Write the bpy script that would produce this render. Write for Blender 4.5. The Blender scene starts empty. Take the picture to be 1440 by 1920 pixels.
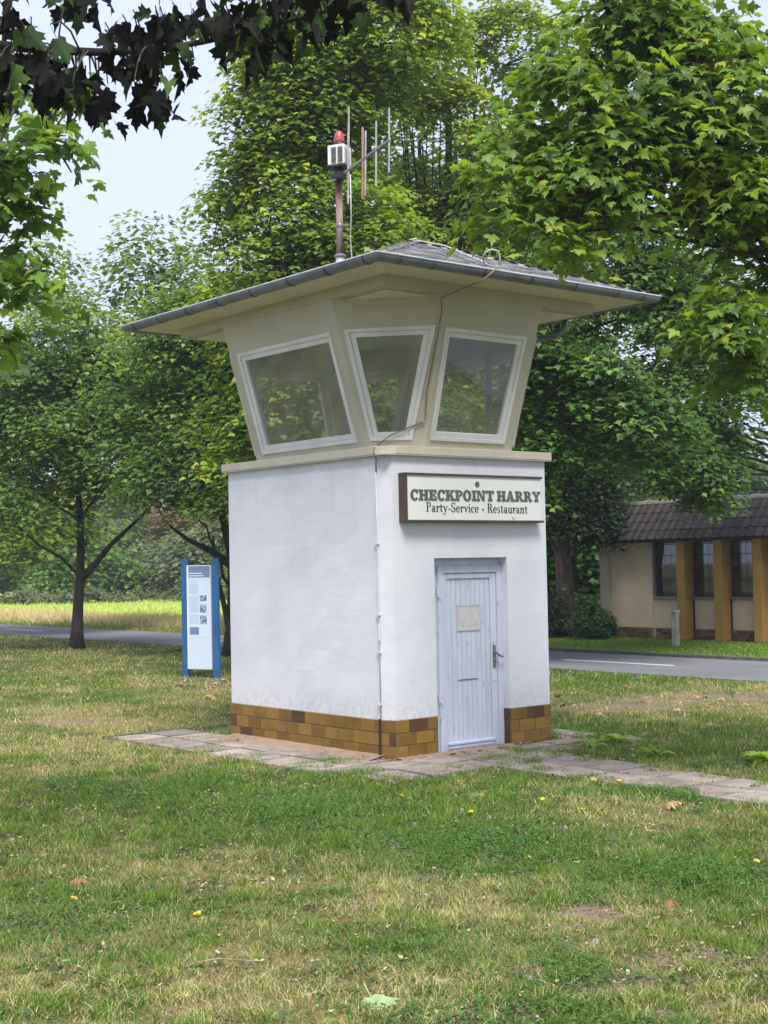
import bpy, math, random
import numpy as np
from mathutils import Vector, Matrix

S = bpy.context.scene
COL = S.collection
V = Vector

# ------------------------------------------------------------------ camera
CAM = V((-8.9973, -11.0588, 1.9663))
YAW, PITCH, ROLL = 0.89009, 0.037036, -0.019357
FW = V((math.cos(YAW) * math.cos(PITCH), math.sin(YAW) * math.cos(PITCH), math.sin(PITCH)))
RT = V((math.sin(YAW), -math.cos(YAW), 0))
UP = RT.cross(FW)
R2 = RT * math.cos(ROLL) + UP * math.sin(ROLL)
U2 = -RT * math.sin(ROLL) + UP * math.cos(ROLL)
cam_data = bpy.data.cameras.new('camera')
cam_data.sensor_fit = 'VERTICAL'
cam_data.sensor_height = 36.0
cam_data.sensor_width = 27.0
cam_data.lens = 2662.0 / 1920.0 * 36.0
cam_data.clip_start = 0.1
cam_data.clip_end = 2000.0
cam = bpy.data.objects.new('camera', cam_data)
COL.objects.link(cam)
M = Matrix((R2, U2, -FW)).transposed().to_4x4()
M.translation = CAM
cam.matrix_world = M
S.camera = cam

# ------------------------------------------------------------------ sky and sun
SUN_DIR = V((-0.50, -0.87, 0)).normalized() * math.cos(math.radians(57)) + V((0, 0, math.sin(math.radians(57))))
world = bpy.data.worlds.new('World')
S.world = world
world.use_nodes = True
wn, wl = world.node_tree.nodes, world.node_tree.links
wn.clear()
w_out = wn.new('ShaderNodeOutputWorld')
w_bg = wn.new('ShaderNodeBackground')
w_sky = wn.new('ShaderNodeTexSky')
w_sky.sky_type = 'NISHITA'
w_sky.sun_disc = False
w_sky.sun_elevation = math.radians(57)
w_sky.sun_rotation = math.atan2(SUN_DIR.x, SUN_DIR.y)
w_sky.air_density = 1.0
w_sky.dust_density = 3.0
w_sky.ozone_density = 1.0
w_mix = wn.new('ShaderNodeMixRGB')           # a closed white cloud layer over the clear sky
w_mix.inputs[0].default_value = 0.86
w_cl = wn.new('ShaderNodeTexNoise')
w_cl.inputs['Scale'].default_value = 2.2
w_cl.inputs['Detail'].default_value = 5.0
w_ramp = wn.new('ShaderNodeValToRGB')
w_ramp.color_ramp.elements[0].position = 0.25
w_ramp.color_ramp.elements[0].color = (4.7, 5.3, 7.0, 1)
w_ramp.color_ramp.elements[1].position = 0.75
w_ramp.color_ramp.elements[1].color = (5.5, 6.0, 7.5, 1)
w_tc = wn.new('ShaderNodeTexCoord')
wl.new(w_tc.outputs['Generated'], w_cl.inputs['Vector'])
wl.new(w_cl.outputs['Fac'], w_ramp.inputs[0])
wl.new(w_sky.outputs[0], w_mix.inputs[1])
wl.new(w_ramp.outputs[0], w_mix.inputs[2])
wl.new(w_mix.outputs[0], w_bg.inputs['Color'])
w_bg.inputs['Strength'].default_value = 0.075
wl.new(w_bg.outputs[0], w_out.inputs[0])

sun_data = bpy.data.lights.new('sun', 'SUN')
sun_data.energy = 2.6
sun_data.angle = math.radians(28)
sun_data.color = (1.0, 0.95, 0.87)
sun = bpy.data.objects.new('sun', sun_data)
COL.objects.link(sun)
sun.rotation_euler = SUN_DIR.to_track_quat('Z', 'Y').to_euler()
sun.location = (0, 0, 30)

S.view_settings.view_transform = 'Standard'
S.view_settings.look = 'None'
S.view_settings.exposure = 1.24
S.view_settings.gamma = 1.0
S.view_settings.use_curve_mapping = False
S.render.engine = 'CYCLES'
S.cycles.max_bounces = 8
S.cycles.transparent_max_bounces = 16
S.cycles.caustics_reflective = False
S.cycles.caustics_refractive = False

# ------------------------------------------------------------------ helpers
RNG = np.random.default_rng(7)
random.seed(7)
F2 = V((math.cos(YAW), math.sin(YAW), 0))

def site(r, d, z=0.0):
    """A place on the site: r metres to the right of and d metres away from the spot the path starts."""
    return CAM.x + RT.x * r + F2.x * d, CAM.y + RT.y * r + F2.y * d, z

def sitev(r, d, z=0.0):
    return V(site(r, d, z))

class MB:
    """Collects shapes for one mesh object."""
    def __init__(self):
        self.v = []; self.f = []; self.m = []
    def add(self, verts, faces, mi=0):
        o = len(self.v)
        self.v += [tuple(p) for p in verts]
        self.f += [tuple(i + o for i in f) for f in faces]
        self.m += [mi] * len(faces)
        return self
    def box(self, x0, x1, y0, y1, z0, z1, mi=0, jit=0.0):
        vs = [(x, y, z) for z in (z0, z1) for y in (y0, y1) for x in (x0, x1)]
        if jit:
            vs = [tuple(c + random.uniform(-jit, jit) for c in p) for p in vs]
        return self.add(vs, [(0, 2, 3, 1), (4, 5, 7, 6), (0, 1, 5, 4), (2, 6, 7, 3), (0, 4, 6, 2), (1, 3, 7, 5)], mi)
    def hexa(self, a, b, mi=0):
        """Prism between two rings of points with the same count."""
        n = len(a)
        fs = [tuple(range(n))[::-1], tuple(range(n, 2 * n))]
        fs += [(i, (i + 1) % n, n + (i + 1) % n, n + i) for i in range(n)]
        return self.add(list(a) + list(b), fs, mi)
    def ring(self, oa, ia, ob, ib, mi=0):
        """Frame between outer/inner loops (front a, back b)."""
        n = len(oa); fs = []
        for i in range(n):
            j = (i + 1) % n
            fs += [(i, j, n + j, n + i), (2 * n + j, 2 * n + i, 3 * n + i, 3 * n + j),
                   (j, i, 2 * n + i, 2 * n + j), (n + i, n + j, 3 * n + j, 3 * n + i)]
        return self.add(list(oa) + list(ia) + list(ob) + list(ib), fs, mi)
    def tube(self, pts, rad, n=8, mi=0, cap=True):
        pts = [V(p) for p in pts]
        rads = rad if hasattr(rad, '__len__') else [rad] * len(pts)
        o = len(self.v); ref = None
        for i, p in enumerate(pts):
            t = (pts[min(i + 1, len(pts) - 1)] - pts[max(i - 1, 0)])
            t = t.normalized() if t.length > 1e-9 else V((0, 0, 1))
            if ref is None:
                ref = t.orthogonal().normalized()
            ref = (ref - t * ref.dot(t))
            ref = ref.normalized() if ref.length > 1e-6 else t.orthogonal().normalized()
            b = t.cross(ref)
            for k in range(n):
                a = 2 * math.pi * k / n
                self.v.append(tuple(p + (ref * math.cos(a) + b * math.sin(a)) * rads[i]))
        for i in range(len(pts) - 1):
            for k in range(n):
                k2 = (k + 1) % n
                self.f.append((o + i * n + k, o + i * n + k2, o + (i + 1) * n + k2, o + (i + 1) * n + k)); self.m.append(mi)
        if cap:
            self.f.append(tuple(o + k for k in range(n))[::-1]); self.m.append(mi)
            self.f.append(tuple(o + (len(pts) - 1) * n + k for k in range(n))); self.m.append(mi)
        return self
    def lathe(self, c, prof, n=16, mi=0):
        """Profile of (radius, z) about the vertical through c."""
        return self.tube([(c[0], c[1], c[2] + z) for r, z in prof], [max(r, 1e-4) for r, z in prof], n, mi)
    def mesh(self, name, mats):
        me = bpy.data.meshes.new(name)
        me.from_pydata(self.v, [], self.f)
        for m in (mats if isinstance(mats, (list, tuple)) else [mats]):
            me.materials.append(m)
        if any(self.m):
            me.polygons.foreach_set('material_index', self.m)
        me.update()
        return me
    def build(self, name, mats, parent=None, bevel=0.0, smooth=False, label=None, kind=None):
        me = self.mesh(name, mats)
        o = link(name, me, parent)
        if smooth:
            me.polygons.foreach_set('use_smooth', [True] * len(me.polygons))
            me.update()
        if bevel:
            b = o.modifiers.new('bevel', 'BEVEL'); b.width = bevel; b.segments = 2
            b.limit_method = 'ANGLE'; b.angle_limit = math.radians(40)
        if label: o['label'] = label
        if kind: o['kind'] = kind
        return o

def link(name, data, parent=None):
    o = bpy.data.objects.new(name, data)
    COL.objects.link(o)
    if parent is not None:
        o.parent = parent
        o.matrix_parent_inverse = world_of(parent).inverted()
    return o

def world_of(o):
    m = o.matrix_basis.copy()
    while o.parent is not None:
        m = o.parent.matrix_basis @ o.matrix_parent_inverse @ m
        o = o.parent
    return m

def tag(o, label, cat, group=None, kind=None):
    o['label'] = label; o['category'] = cat
    if group: o['group'] = group
    if kind: o['kind'] = kind
    return o

def thing(name, loc, label, cat, group=None):
    o = bpy.data.objects.new(name, None)
    o.empty_display_size = 0.2
    COL.objects.link(o)
    o.location = loc
    return tag(o, label, cat, group)

def structure(o):
    o['kind'] = 'structure'
    return o

# ------------------------------------------------------------------ numpy noise and bulk meshes
_perm = np.random.default_rng(11).permutation(512).astype(np.int64)
_val = np.random.default_rng(12).random(512)
def vnoise(x, y):
    xi = np.floor(x).astype(np.int64); yi = np.floor(y).astype(np.int64)
    fx = x - xi; fy = y - yi
    fx = fx * fx * (3 - 2 * fx); fy = fy * fy * (3 - 2 * fy)
    def h(a, b): return _val[(_perm[(a & 511)] + b * 7919) & 511]
    a = h(xi, yi); b = h(xi + 1, yi); c = h(xi, yi + 1); d = h(xi + 1, yi + 1)
    return (a * (1 - fx) + b * fx) * (1 - fy) + (c * (1 - fx) + d * fx) * fy
def fbm(x, y, s, oct=4):
    t = 0; a = 0.5; n = 0
    for i in range(oct):
        t = t + a * vnoise(x * s + 17.3 * i, y * s + 5.1 * i); n += a; a *= 0.5; s *= 2.03
    return t / n
def sstep(a, b, x):
    t = np.clip((x - a) / (b - a), 0, 1)
    return t * t * (3 - 2 * t)

def bulk(name, verts, faces, mats, cols=None, smooth=False):
    """Mesh from arrays: verts (n,3), faces (m,k) with one k."""
    me = bpy.data.meshes.new(name)
    n, (m, k) = len(verts), faces.shape
    me.vertices.add(n)
    me.vertices.foreach_set('co', np.ascontiguousarray(verts, dtype=np.float32).ravel())
    me.loops.add(m * k)
    me.loops.foreach_set('vertex_index', np.ascontiguousarray(faces, dtype=np.int32).ravel())
    me.polygons.add(m)
    me.polygons.foreach_set('loop_start', np.arange(0, m * k, k, dtype=np.int32))
    if smooth:
        me.polygons.foreach_set('use_smooth', np.ones(m, dtype=bool))
    for mm in (mats if isinstance(mats, (list, tuple)) else [mats]):
        me.materials.append(mm)
    if cols is not None:
        at = me.attributes.new('tone', 'FLOAT_COLOR', 'POINT')
        c4 = np.ones((n, 4), dtype=np.float32); c4[:, :3] = cols
        at.data.foreach_set('color', c4.ravel())
    me.update(calc_edges=True)
    return me

# ------------------------------------------------------------------ materials
def new_mat(name):
    m = bpy.data.materials.new(name); m.use_nodes = True
    nt = m.node_tree
    return m, nt, nt.nodes, nt.links, nt.nodes['Principled BSDF']

def mat(name, c, rough=0.6, c2=None, scale=3.0, detail=6.0, lo=0.35, hi=0.65, bump=0.0, bscale=60.0, bdist=0.004,
        metal=0.0, spec=0.4, stretch=None, c3=None, s3=14.0, lo3=0.62, hi3=0.72, rand=0.0, coat=0.0):
    """Paint/stone/wood: base colour broken by noise, a second wear layer (c3), per-object value shift (rand), bump."""
    m, nt, N, L, b = new_mat(name)
    tc = N.new('ShaderNodeTexCoord'); vec = tc.outputs['Object']
    if stretch:
        mp = N.new('ShaderNodeMapping'); mp.inputs['Scale'].default_value = stretch
        L.new(vec, mp.inputs['Vector']); vec = mp.outputs[0]
    if rand:
        oi = N.new('ShaderNodeObjectInfo')
        ad = N.new('ShaderNodeVectorMath'); ad.operation = 'ADD'
        mul = N.new('ShaderNodeMath'); mul.operation = 'MULTIPLY'; mul.inputs[1].default_value = 37.0
        L.new(oi.outputs['Random'], mul.inputs[0]); L.new(vec, ad.inputs[0]); L.new(mul.outputs[0], ad.inputs[1])
        vec = ad.outputs[0]
    col = None
    if c2 is not None:
        n = N.new('ShaderNodeTexNoise'); n.inputs['Scale'].default_value = scale; n.inputs['Detail'].default_value = detail
        L.new(vec, n.inputs['Vector'])
        r = N.new('ShaderNodeMapRange'); r.inputs[1].default_value = lo; r.inputs[2].default_value = hi
        L.new(n.outputs['Fac'], r.inputs[0])
        mx = N.new('ShaderNodeMixRGB'); mx.inputs[1].default_value = (*c, 1); mx.inputs[2].default_value = (*c2, 1)
        L.new(r.outputs[0], mx.inputs[0]); col = mx.outputs[0]
    else:
        rg = N.new('ShaderNodeRGB'); rg.outputs[0].default_value = (*c, 1); col = rg.outputs[0]
    if c3 is not None:
        n = N.new('ShaderNodeTexNoise'); n.inputs['Scale'].default_value = s3; n.inputs['Detail'].default_value = 8.0
        n.inputs['Roughness'].default_value = 0.65
        L.new(vec, n.inputs['Vector'])
        r = N.new('ShaderNodeMapRange'); r.inputs[1].default_value = lo3; r.inputs[2].default_value = hi3
        L.new(n.outputs['Fac'], r.inputs[0])
        mx = N.new('ShaderNodeMixRGB'); mx.inputs[2].default_value = (*c3, 1)
        L.new(r.outputs[0], mx.inputs[0]); L.new(col, mx.inputs[1]); col = mx.outputs[0]
    if rand:
        hs = N.new('ShaderNodeHueSaturation')
        mr = N.new('ShaderNodeMapRange'); mr.inputs[3].default_value = 1 - rand; mr.inputs[4].default_value = 1 + rand
        L.new(oi.outputs['Random'], mr.inputs[0]); L.new(mr.outputs[0], hs.inputs['Value']); L.new(col, hs.inputs['Color'])
        col = hs.outputs[0]
    L.new(col, b.inputs['Base Color'])
    b.inputs['Roughness'].default_value = rough
    b.inputs['Metallic'].default_value = metal
    b.inputs['Specular IOR Level'].default_value = spec
    b.inputs['Coat Weight'].default_value = coat
    if bump:
        n = N.new('ShaderNodeTexNoise'); n.inputs['Scale'].default_value = bscale; n.inputs['Detail'].default_value = 6.0
        L.new(vec, n.inputs['Vector'])
        bp = N.new('ShaderNodeBump'); bp.inputs['Strength'].default_value = bump; bp.inputs['Distance'].default_value = bdist
        L.new(n.outputs['Fac'], bp.inputs['Height']); L.new(bp.outputs[0], b.inputs['Normal'])
    return m

def leaf_mat(name, trans=0.35, rough=0.45, spec=0.35, warm=1.25):
    m, nt, N, L, b = new_mat(name)
    at = N.new('ShaderNodeAttribute'); at.attribute_name = 'tone'
    b.inputs['Roughness'].default_value = rough
    b.inputs['Specular IOR Level'].default_value = spec
    L.new(at.outputs['Color'], b.inputs['Base Color'])
    tr = N.new('ShaderNodeBsdfTranslucent')
    mx = N.new('ShaderNodeMixRGB'); mx.blend_type = 'MULTIPLY'; mx.inputs[0].default_value = 1.0
    mx.inputs[2].default_value = (1.5 * warm, 1.7, 0.7, 1)
    L.new(at.outputs['Color'], mx.inputs[1]); L.new(mx.outputs[0], tr.inputs['Color'])
    ms = N.new('ShaderNodeMixShader'); ms.inputs[0].default_value = trans
    L.new(b.outputs[0], ms.inputs[1]); L.new(tr.outputs[0], ms.inputs[2])
    L.new(ms.outputs[0], N['Material Output'].inputs['Surface'])
    return m

def glass_mat(name, tint=(0.86, 0.9, 0.88), dust=0.05, dustc=(0.5, 0.5, 0.48)):
    m, nt, N, L, b = new_mat(name)
    N.remove(b)
    t = N.new('ShaderNodeBsdfTransparent'); t.inputs[0].default_value = (*tint, 1)
    g = N.new('ShaderNodeBsdfGlossy'); g.inputs['Roughness'].default_value = 0.02; g.inputs[0].default_value = (0.9, 0.93, 0.95, 1)
    d = N.new('ShaderNodeBsdfDiffuse'); d.inputs[0].default_value = (*dustc, 1)
    lw = N.new('ShaderNodeLayerWeight'); pw_ = N.new('ShaderNodeMath'); pw_.operation = 'POWER'; pw_.inputs[1].default_value = 4.0
    L.new(lw.outputs['Facing'], pw_.inputs[0])
    fr = N.new('ShaderNodeMath'); fr.operation = 'MULTIPLY_ADD'; fr.inputs[1].default_value = .85; fr.inputs[2].default_value = .14
    L.new(pw_.outputs[0], fr.inputs[0])
    m1 = N.new('ShaderNodeMixShader'); m2 = N.new('ShaderNodeMixShader')
    n = N.new('ShaderNodeTexNoise'); n.inputs['Scale'].default_value = 3.0; n.inputs['Detail'].default_value = 6
    tc = N.new('ShaderNodeTexCoord'); L.new(tc.outputs['Object'], n.inputs['Vector'])
    r = N.new('ShaderNodeMapRange'); r.inputs[1].default_value = .3; r.inputs[2].default_value = .8
    r.inputs[3].default_value = dust * 0.4; r.inputs[4].default_value = dust * 2
    L.new(n.outputs['Fac'], r.inputs[0]); L.new(r.outputs[0], m2.inputs[0])
    L.new(fr.outputs[0], m1.inputs[0]); L.new(t.outputs[0], m1.inputs[1]); L.new(g.outputs[0], m1.inputs[2])
    L.new(m1.outputs[0], m2.inputs[1]); L.new(d.outputs[0], m2.inputs[2])
    L.new(m2.outputs[0], N['Material Output'].inputs['Surface'])
    return m

def wall_mat():
    """White limewash over plaster: faint grey weathering, hairline trowel marks, gentle unevenness."""
    m, nt, N, L, b = new_mat('white_plaster')
    tc = N.new('ShaderNodeTexCoord')
    def noise(scale, st=None, det=6.0, rg=0.55):
        n = N.new('ShaderNodeTexNoise'); n.inputs['Scale'].default_value = scale; n.inputs['Detail'].default_value = det
        n.inputs['Roughness'].default_value = rg
        if st:
            mp = N.new('ShaderNodeMapping'); mp.inputs['Scale'].default_value = st
            L.new(tc.outputs['Object'], mp.inputs['Vector']); L.new(mp.outputs[0], n.inputs['Vector'])
        else:
            L.new(tc.outputs['Object'], n.inputs['Vector'])
        return n.outputs['Fac']
    def ramp(x, a, c, lo=0.0, hi=1.0):
        r = N.new('ShaderNodeMapRange'); r.inputs[1].default_value = a; r.inputs[2].default_value = c
        r.inputs[3].default_value = lo; r.inputs[4].default_value = hi
        L.new(x, r.inputs[0]); return r.outputs[0]
    def mix(f, a, c):
        x = N.new('ShaderNodeMixRGB'); L.new(f, x.inputs[0])
        if isinstance(a, tuple): x.inputs[1].default_value = (*a, 1)
        else: L.new(a, x.inputs[1])
        x.inputs[2].default_value = (*c, 1)
        return x.outputs[0]
    c = mix(ramp(noise(1.1, (1, 1, 1.3)), .42, .68, 0, .8), (.70, .71, .755), (.60, .615, .67))
    c = mix(ramp(noise(9.0, (.6, .6, 1.8), 9, .7), .56, .75, 0, .5), c, (.49, .50, .56))
    c = mix(ramp(noise(5.0, (1, 1, 14), 9, .7), .66, .72, 0, .55), c, (.45, .46, .52))
    c = mix(ramp(noise(40.0, None, 4, .6), .70, .76, 0, .6), c, (.50, .49, .50))
    # rain runs under the ledge and splashed soil above the plinth
    sx = N.new('ShaderNodeSeparateXYZ'); L.new(tc.outputs['Object'], sx.inputs[0])
    z_ = N.new('ShaderNodeMath'); z_.operation = 'ADD'; z_.inputs[1].default_value = 0.0; L.new(sx.outputs['Z'], z_.inputs[0])
    def mul(a, b_):
        x = N.new('ShaderNodeMath'); x.operation = 'MULTIPLY'; L.new(a, x.inputs[0]); L.new(b_, x.inputs[1]); return x.outputs[0]
    run = mul(ramp(noise(7.0, (1, 1, .06), 6, .6), .54, .78, 0, .38), ramp(z_.outputs[0], 1.6, 3.05, 0, 1))
    c = mix(run, c, (.44, .44, .45))
    spl = mul(ramp(noise(14.0, None, 8, .7), .42, .66, 0, .6), ramp(z_.outputs[0], .72, .38, 0, 1))
    c = mix(spl, c, (.40, .36, .31))
    L.new(c, b.inputs['Base Color'])
    b.inputs['Roughness'].default_value = 0.85
    b.inputs['Specular IOR Level'].default_value = 0.2
    n1 = noise(90.0); n2 = noise(4.0, (1, 1, 2.5))
    b1 = N.new('ShaderNodeBump'); b1.inputs['Strength'].default_value = .35; b1.inputs['Distance'].default_value = .004
    b2 = N.new('ShaderNodeBump'); b2.inputs['Strength'].default_value = .35; b2.inputs['Distance'].default_value = .03
    b2.inputs['Strength'].default_value = .09; L.new(n2, b2.inputs['Height']); L.new(n1, b1.inputs['Height']); L.new(b2.outputs[0], b1.inputs['Normal'])
    L.new(b1.outputs[0], b.inputs['Normal'])
    return m

def ground_mat():
    m, nt, N, L, b = new_mat('lawn_soil')
    at = N.new('ShaderNodeAttribute'); at.attribute_name = 'tone'
    tc = N.new('ShaderNodeTexCoord')
    n = N.new('ShaderNodeTexNoise'); n.inputs['Scale'].default_value = 28; n.inputs['Detail'].default_value = 8; n.inputs['Roughness'].default_value = .7
    L.new(tc.outputs['Object'], n.inputs['Vector'])
    r = N.new('ShaderNodeMapRange'); r.inputs[1].default_value = .3; r.inputs[2].default_value = .7
    r.inputs[3].default_value = .55; r.inputs[4].default_value = 1.4
    L.new(n.outputs['Fac'], r.inputs[0])
    mx = N.new('ShaderNodeVectorMath'); mx.operation = 'SCALE'
    L.new(at.outputs['Color'], mx.inputs[0]); L.new(r.outputs[0], mx.inputs['Scale'])
    L.new(mx.outputs[0], b.inputs['Base Color'])
    b.inputs['Roughness'].default_value = .95; b.inputs['Specular IOR Level'].default_value = .1
    bp = N.new('ShaderNodeBump'); bp.inputs['Strength'].default_value = .8; bp.inputs['Distance'].default_value = .03
    L.new(n.outputs['Fac'], bp.inputs['Height']); L.new(bp.outputs[0], b.inputs['Normal'])
    return m

M_WALL = wall_mat()
M_CABIN = mat('beige_paint', (.545, .515, .415), .6, (.49, .462, .368), 2.5, c3=(.40, .36, .27), s3=22, lo3=.66, hi3=.74, bump=.15, bscale=40)
M_SOFFIT = mat('cream_paint', (.70, .66, .535), .65, (.64, .60, .485), 1.8, c3=(.54, .49, .37), s3=9, lo3=.64, hi3=.8, bump=.1, bscale=30)
M_INNER = mat('pale_inner_paint', (.52, .51, .49), .7, (.42, .41, .39), 2.0)
M_WFRAME = mat('white_window_paint', (.78, .78, .78), .5, (.68, .68, .67), 4, c3=(.38, .36, .32), s3=26, lo3=.66, hi3=.74, stretch=(1, 1, .5), bump=.2, bscale=80)
M_GLASS = glass_mat('window_glass', (.80, .85, .84), .14, (.50, .52, .52))
M_DARKGLASS = glass_mat('dark_window_glass', (.30, .31, .32), .01)
M_CURTAIN = mat('grey_net_curtain', (.36, .36, .37), .9, (.28, .28, .29), 6)
M_DOOR = mat('blue_grey_paint', (.58, .62, .73), .55, (.51, .55, .66), 5, c3=(.27, .27, .275), s3=20, lo3=.62, hi3=.69, stretch=(1.6, 1.6, .35), bump=.25, bscale=70)
M_ZINC = mat('zinc', (.21, .24, .29), .45, (.15, .175, .215), 5, metal=.35, c3=(.18, .19, .2), s3=16, lo3=.62, hi3=.76)
M_ZINC_DARK = mat('dark_zinc', (.13, .14, .16), .5, (.09, .1, .11), 9, metal=.6)
M_SHINGLE = mat('grey_shingle', (.21, .21, .215), .85, (.10, .10, .105), 14, c3=(.38, .38, .36), s3=30, lo3=.6, hi3=.75, rand=.35, bump=.4, bscale=50)
M_TILE = mat('ochre_clinker', (.228, .130, .030), .42, (.152, .082, .020), 5, lo=.4, hi=.8, c3=(.27, .18, .06), s3=11, lo3=.62, hi3=.85, rand=.20, bump=.12, bscale=25, spec=.25)
M_TILE_DARK = mat('dark_clinker', (.105, .050, .016), .35, (.065, .032, .013), 6, rand=.25, bump=.12, bscale=25, spec=.5)
M_MORTAR = mat('mortar', (.30, .23, .15), .9, (.22, .17, .12), 20, bump=.4, bscale=60)
M_SLAB = mat('concrete_slab', (.315, .268, .235), .9, (.20, .168, .145), 3.0, c3=(.11, .10, .085), s3=7, lo3=.52, hi3=.70, rand=.22, bump=.6, bscale=45, bdist=.006)
M_SIGN = mat('sign_acrylic', (.74, .75, .72), .3, (.70, .71, .67), 2, c3=(.6, .6, .55), s3=9, lo3=.68, hi3=.8)
M_SIGNFRAME = mat('brown_sign_frame', (.085, .058, .038), .45, (.06, .04, .03), 6)
M_LETTER = mat('grey_green_letter', (.105, .125, .11), .4, (.085, .1, .09), 8)
M_LETTER_DK = mat('black_letter', (.022, .024, .026), .4)
M_RUST = mat('rusty_pole', (.17, .075, .052), .8, (.30, .25, .22), 9, lo=.45, hi=.6, stretch=(1, 1, .25), bump=.3, bscale=60)
M_ALU = mat('weathered_aluminium', (.50, .49, .47), .45, (.34, .32, .30), 14, metal=.5)
M_GREYMETAL = mat('grey_boom', (.22, .21, .20), .5, (.14, .13, .12), 14, metal=.5)
M_COPPERISH = mat('red_brown_tube', (.30, .13, .10), .6, (.4, .3, .26), 10, stretch=(1, 1, .3))
M_RED = mat('red_lens', (.42, .055, .065), .35, (.34, .05, .06), 10, spec=.5)
M_BLACK = mat('black_plastic', (.02, .02, .022), .5)
M_WHITEBOX = mat('white_enamel', (.75, .75, .76), .4, (.66, .66, .66), 6)
M_WIRE = mat('light_cable', (.55, .53, .48), .6, (.42, .40, .35), 20)
M_WIRE_W = mat('painted_cable', (.66, .66, .67), .7, (.56, .56, .57), 30)
M_PAPER = mat('old_paper', (.58, .575, .57), .8, (.50, .49, .48), 12, c3=(.64, .63, .63), s3=20)
M_TAPE = mat('old_tape', (.56, .56, .57), .6, (.5, .5, .5), 20)
M_STEEL = mat('worn_steel', (.20, .20, .19), .4, (.33, .32, .30), 30, metal=.8)
M_ASPHALT = mat('asphalt', (.155, .158, .175), .85, (.125, .128, .145), .8, c3=(.15, .155, .17), s3=60, lo3=.55, hi3=.8, bump=.3, bscale=150)
M_LINE = mat('road_paint', (.62, .62, .62), .7, (.45, .45, .45), 18)
M_KERB = mat('kerb_stone', (.12, .115, .105), .9, (.07, .075, .055), 5, bump=.5, bscale=30)
M_BLUE = mat('blue_post_paint', (.02, .115, .30), .35, (.015, .09, .24), 3, spec=.5)
M_PANEL = mat('panel_print', (.56, .65, .77), .4, (.53, .62, .74), 1.5)
M_PANEL_SIDE = mat('panel_edge', (.66, .70, .78), .45)
M_PRINT_BLUE = mat('print_slate_blue', (.145, .20, .36), .4)
M_PRINT_PALE = mat('print_pale_blue', (.42, .52, .66), .45, (.46, .56, .70), 160, lo=.4, hi=.6)
M_PRINT_WHITE = mat('print_white', (.62, .67, .74), .45)
M_PRINT_PHOTO = mat('print_photo', (.05, .08, .14), .4, (.40, .50, .62), 28, lo=.42, hi=.58)
M_PLASTER2 = mat('beige_render', (.64, .51, .37), .85, (.56, .445, .32), 2, bump=.2, bscale=50)
M_PLASTER3 = mat('light_render', (.50, .46, .37), .85, (.42, .40, .31), 2, bump=.2, bscale=50)
M_OCHRE = mat('ochre_paint', (.40, .23, .055), .7, (.33, .185, .045), 2.5, c3=(.25, .15, .05), s3=8, lo3=.66, hi3=.8)
M_BRICK2 = mat('brown_brick', (.13, .066, .045), .8, (.20, .11, .08), 6, rand=.4, bump=.3, bscale=30)
M_ROOFTILE = mat('dark_roof_tile', (.022, .0185, .020), .75, (.034, .0265, .027), 5, c3=(.10, .085, .08), s3=16, lo3=.64, hi3=.85, rand=.3, bump=.3, bscale=30)
M_DARKWOOD = mat('dark_wood', (.035, .025, .02), .6, (.05, .036, .03), 8)
M_SILL = mat('grey_sill', (.22, .21, .20), .7, (.16, .155, .15), 5)
M_BARK = mat('dark_bark', (.055, .046, .038), .95, (.026, .022, .019), 9, stretch=(1, 1, .3), bump=1.0, bscale=22, bdist=.04)
M_BARK_BROWN = mat('brown_scaly_bark', (.30, .205, .16), .95, (.11, .075, .06), 9, stretch=(1, 1, .35), bump=1.0, bscale=18, bdist=.05)
M_TWIG = mat('twig', (.07, .062, .045), .9, (.045, .04, .03), 10)
M_STONEPOST = mat('pale_post', (.56, .51, .42), .85, (.36, .32, .26), 7, bump=.4, bscale=40)
M_LEAF = leaf_mat('maple_leaf', .42)
M_LEAF_NEAR = leaf_mat('maple_leaf_close', .48, .42, .35)
M_LEAF_BACKLIT = leaf_mat('backlit_leaf', .12, .6, .08)  # for the backlit branch; its darkness is put into the leaf colour
M_GRASS = leaf_mat('grass_blade', .25, .6, .2, 1.0)
M_GROUND = ground_mat()
M_PETAL_Y = mat('yellow_petal', (.75, .50, .02), .6)
M_PETAL_P = mat('pink_petal', (.42, .24, .36), .6, (.5, .36, .46), 40)
M_DRYLEAF = mat('dry_leaf', (.16, .075, .035), .7, (.27, .15, .07), 20)
M_DRYLEAF2 = mat('tan_leaf', (.40, .28, .15), .7, (.28, .17, .08), 20)
M_GREENLEAF = mat('fallen_green_leaf', (.22, .30, .15), .6, (.28, .34, .2), 20)

# ------------------------------------------------------------------ paving layout (shared by the ground and the lawn)
PAVE = []                                       # slab rectangles x0,x1,y0,y1
gx = [-1.02, -.51, 0.0]
def _strip(x0, x1, y0, y1, w, h):
    nx = max(1, round((x1 - x0) / w)); ny = max(1, round((y1 - y0) / h))
    for i in range(nx):
        for j in range(ny):
            PAVE.append((x0 + (x1 - x0) * i / nx, x0 + (x1 - x0) * (i + 1) / nx, y0 + (y1 - y0) * j / ny, y0 + (y1 - y0) * (j + 1) / ny))
_strip(-1.02, -.015, -.02, 3.98, .5, .5)        # along the left wall
_strip(-.86, 1.52, -1.06, -.02, .5, .52)        # in front of the corner and the door
_strip(1.52, 3.0, -.72, -.02, .5, .35)
_strip(2.30, 3.0, -.02, .62, .35, .32)
_strip(.42, 1.44, -5.2, -1.06, .51, .52)        # the path
_GAPS = [(1.42, -1.16, .30), (1.62, -.70, .26), (2.25, -.66, .25), (2.62, -.1, .22), (-.9, -.9, .34)]

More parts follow.
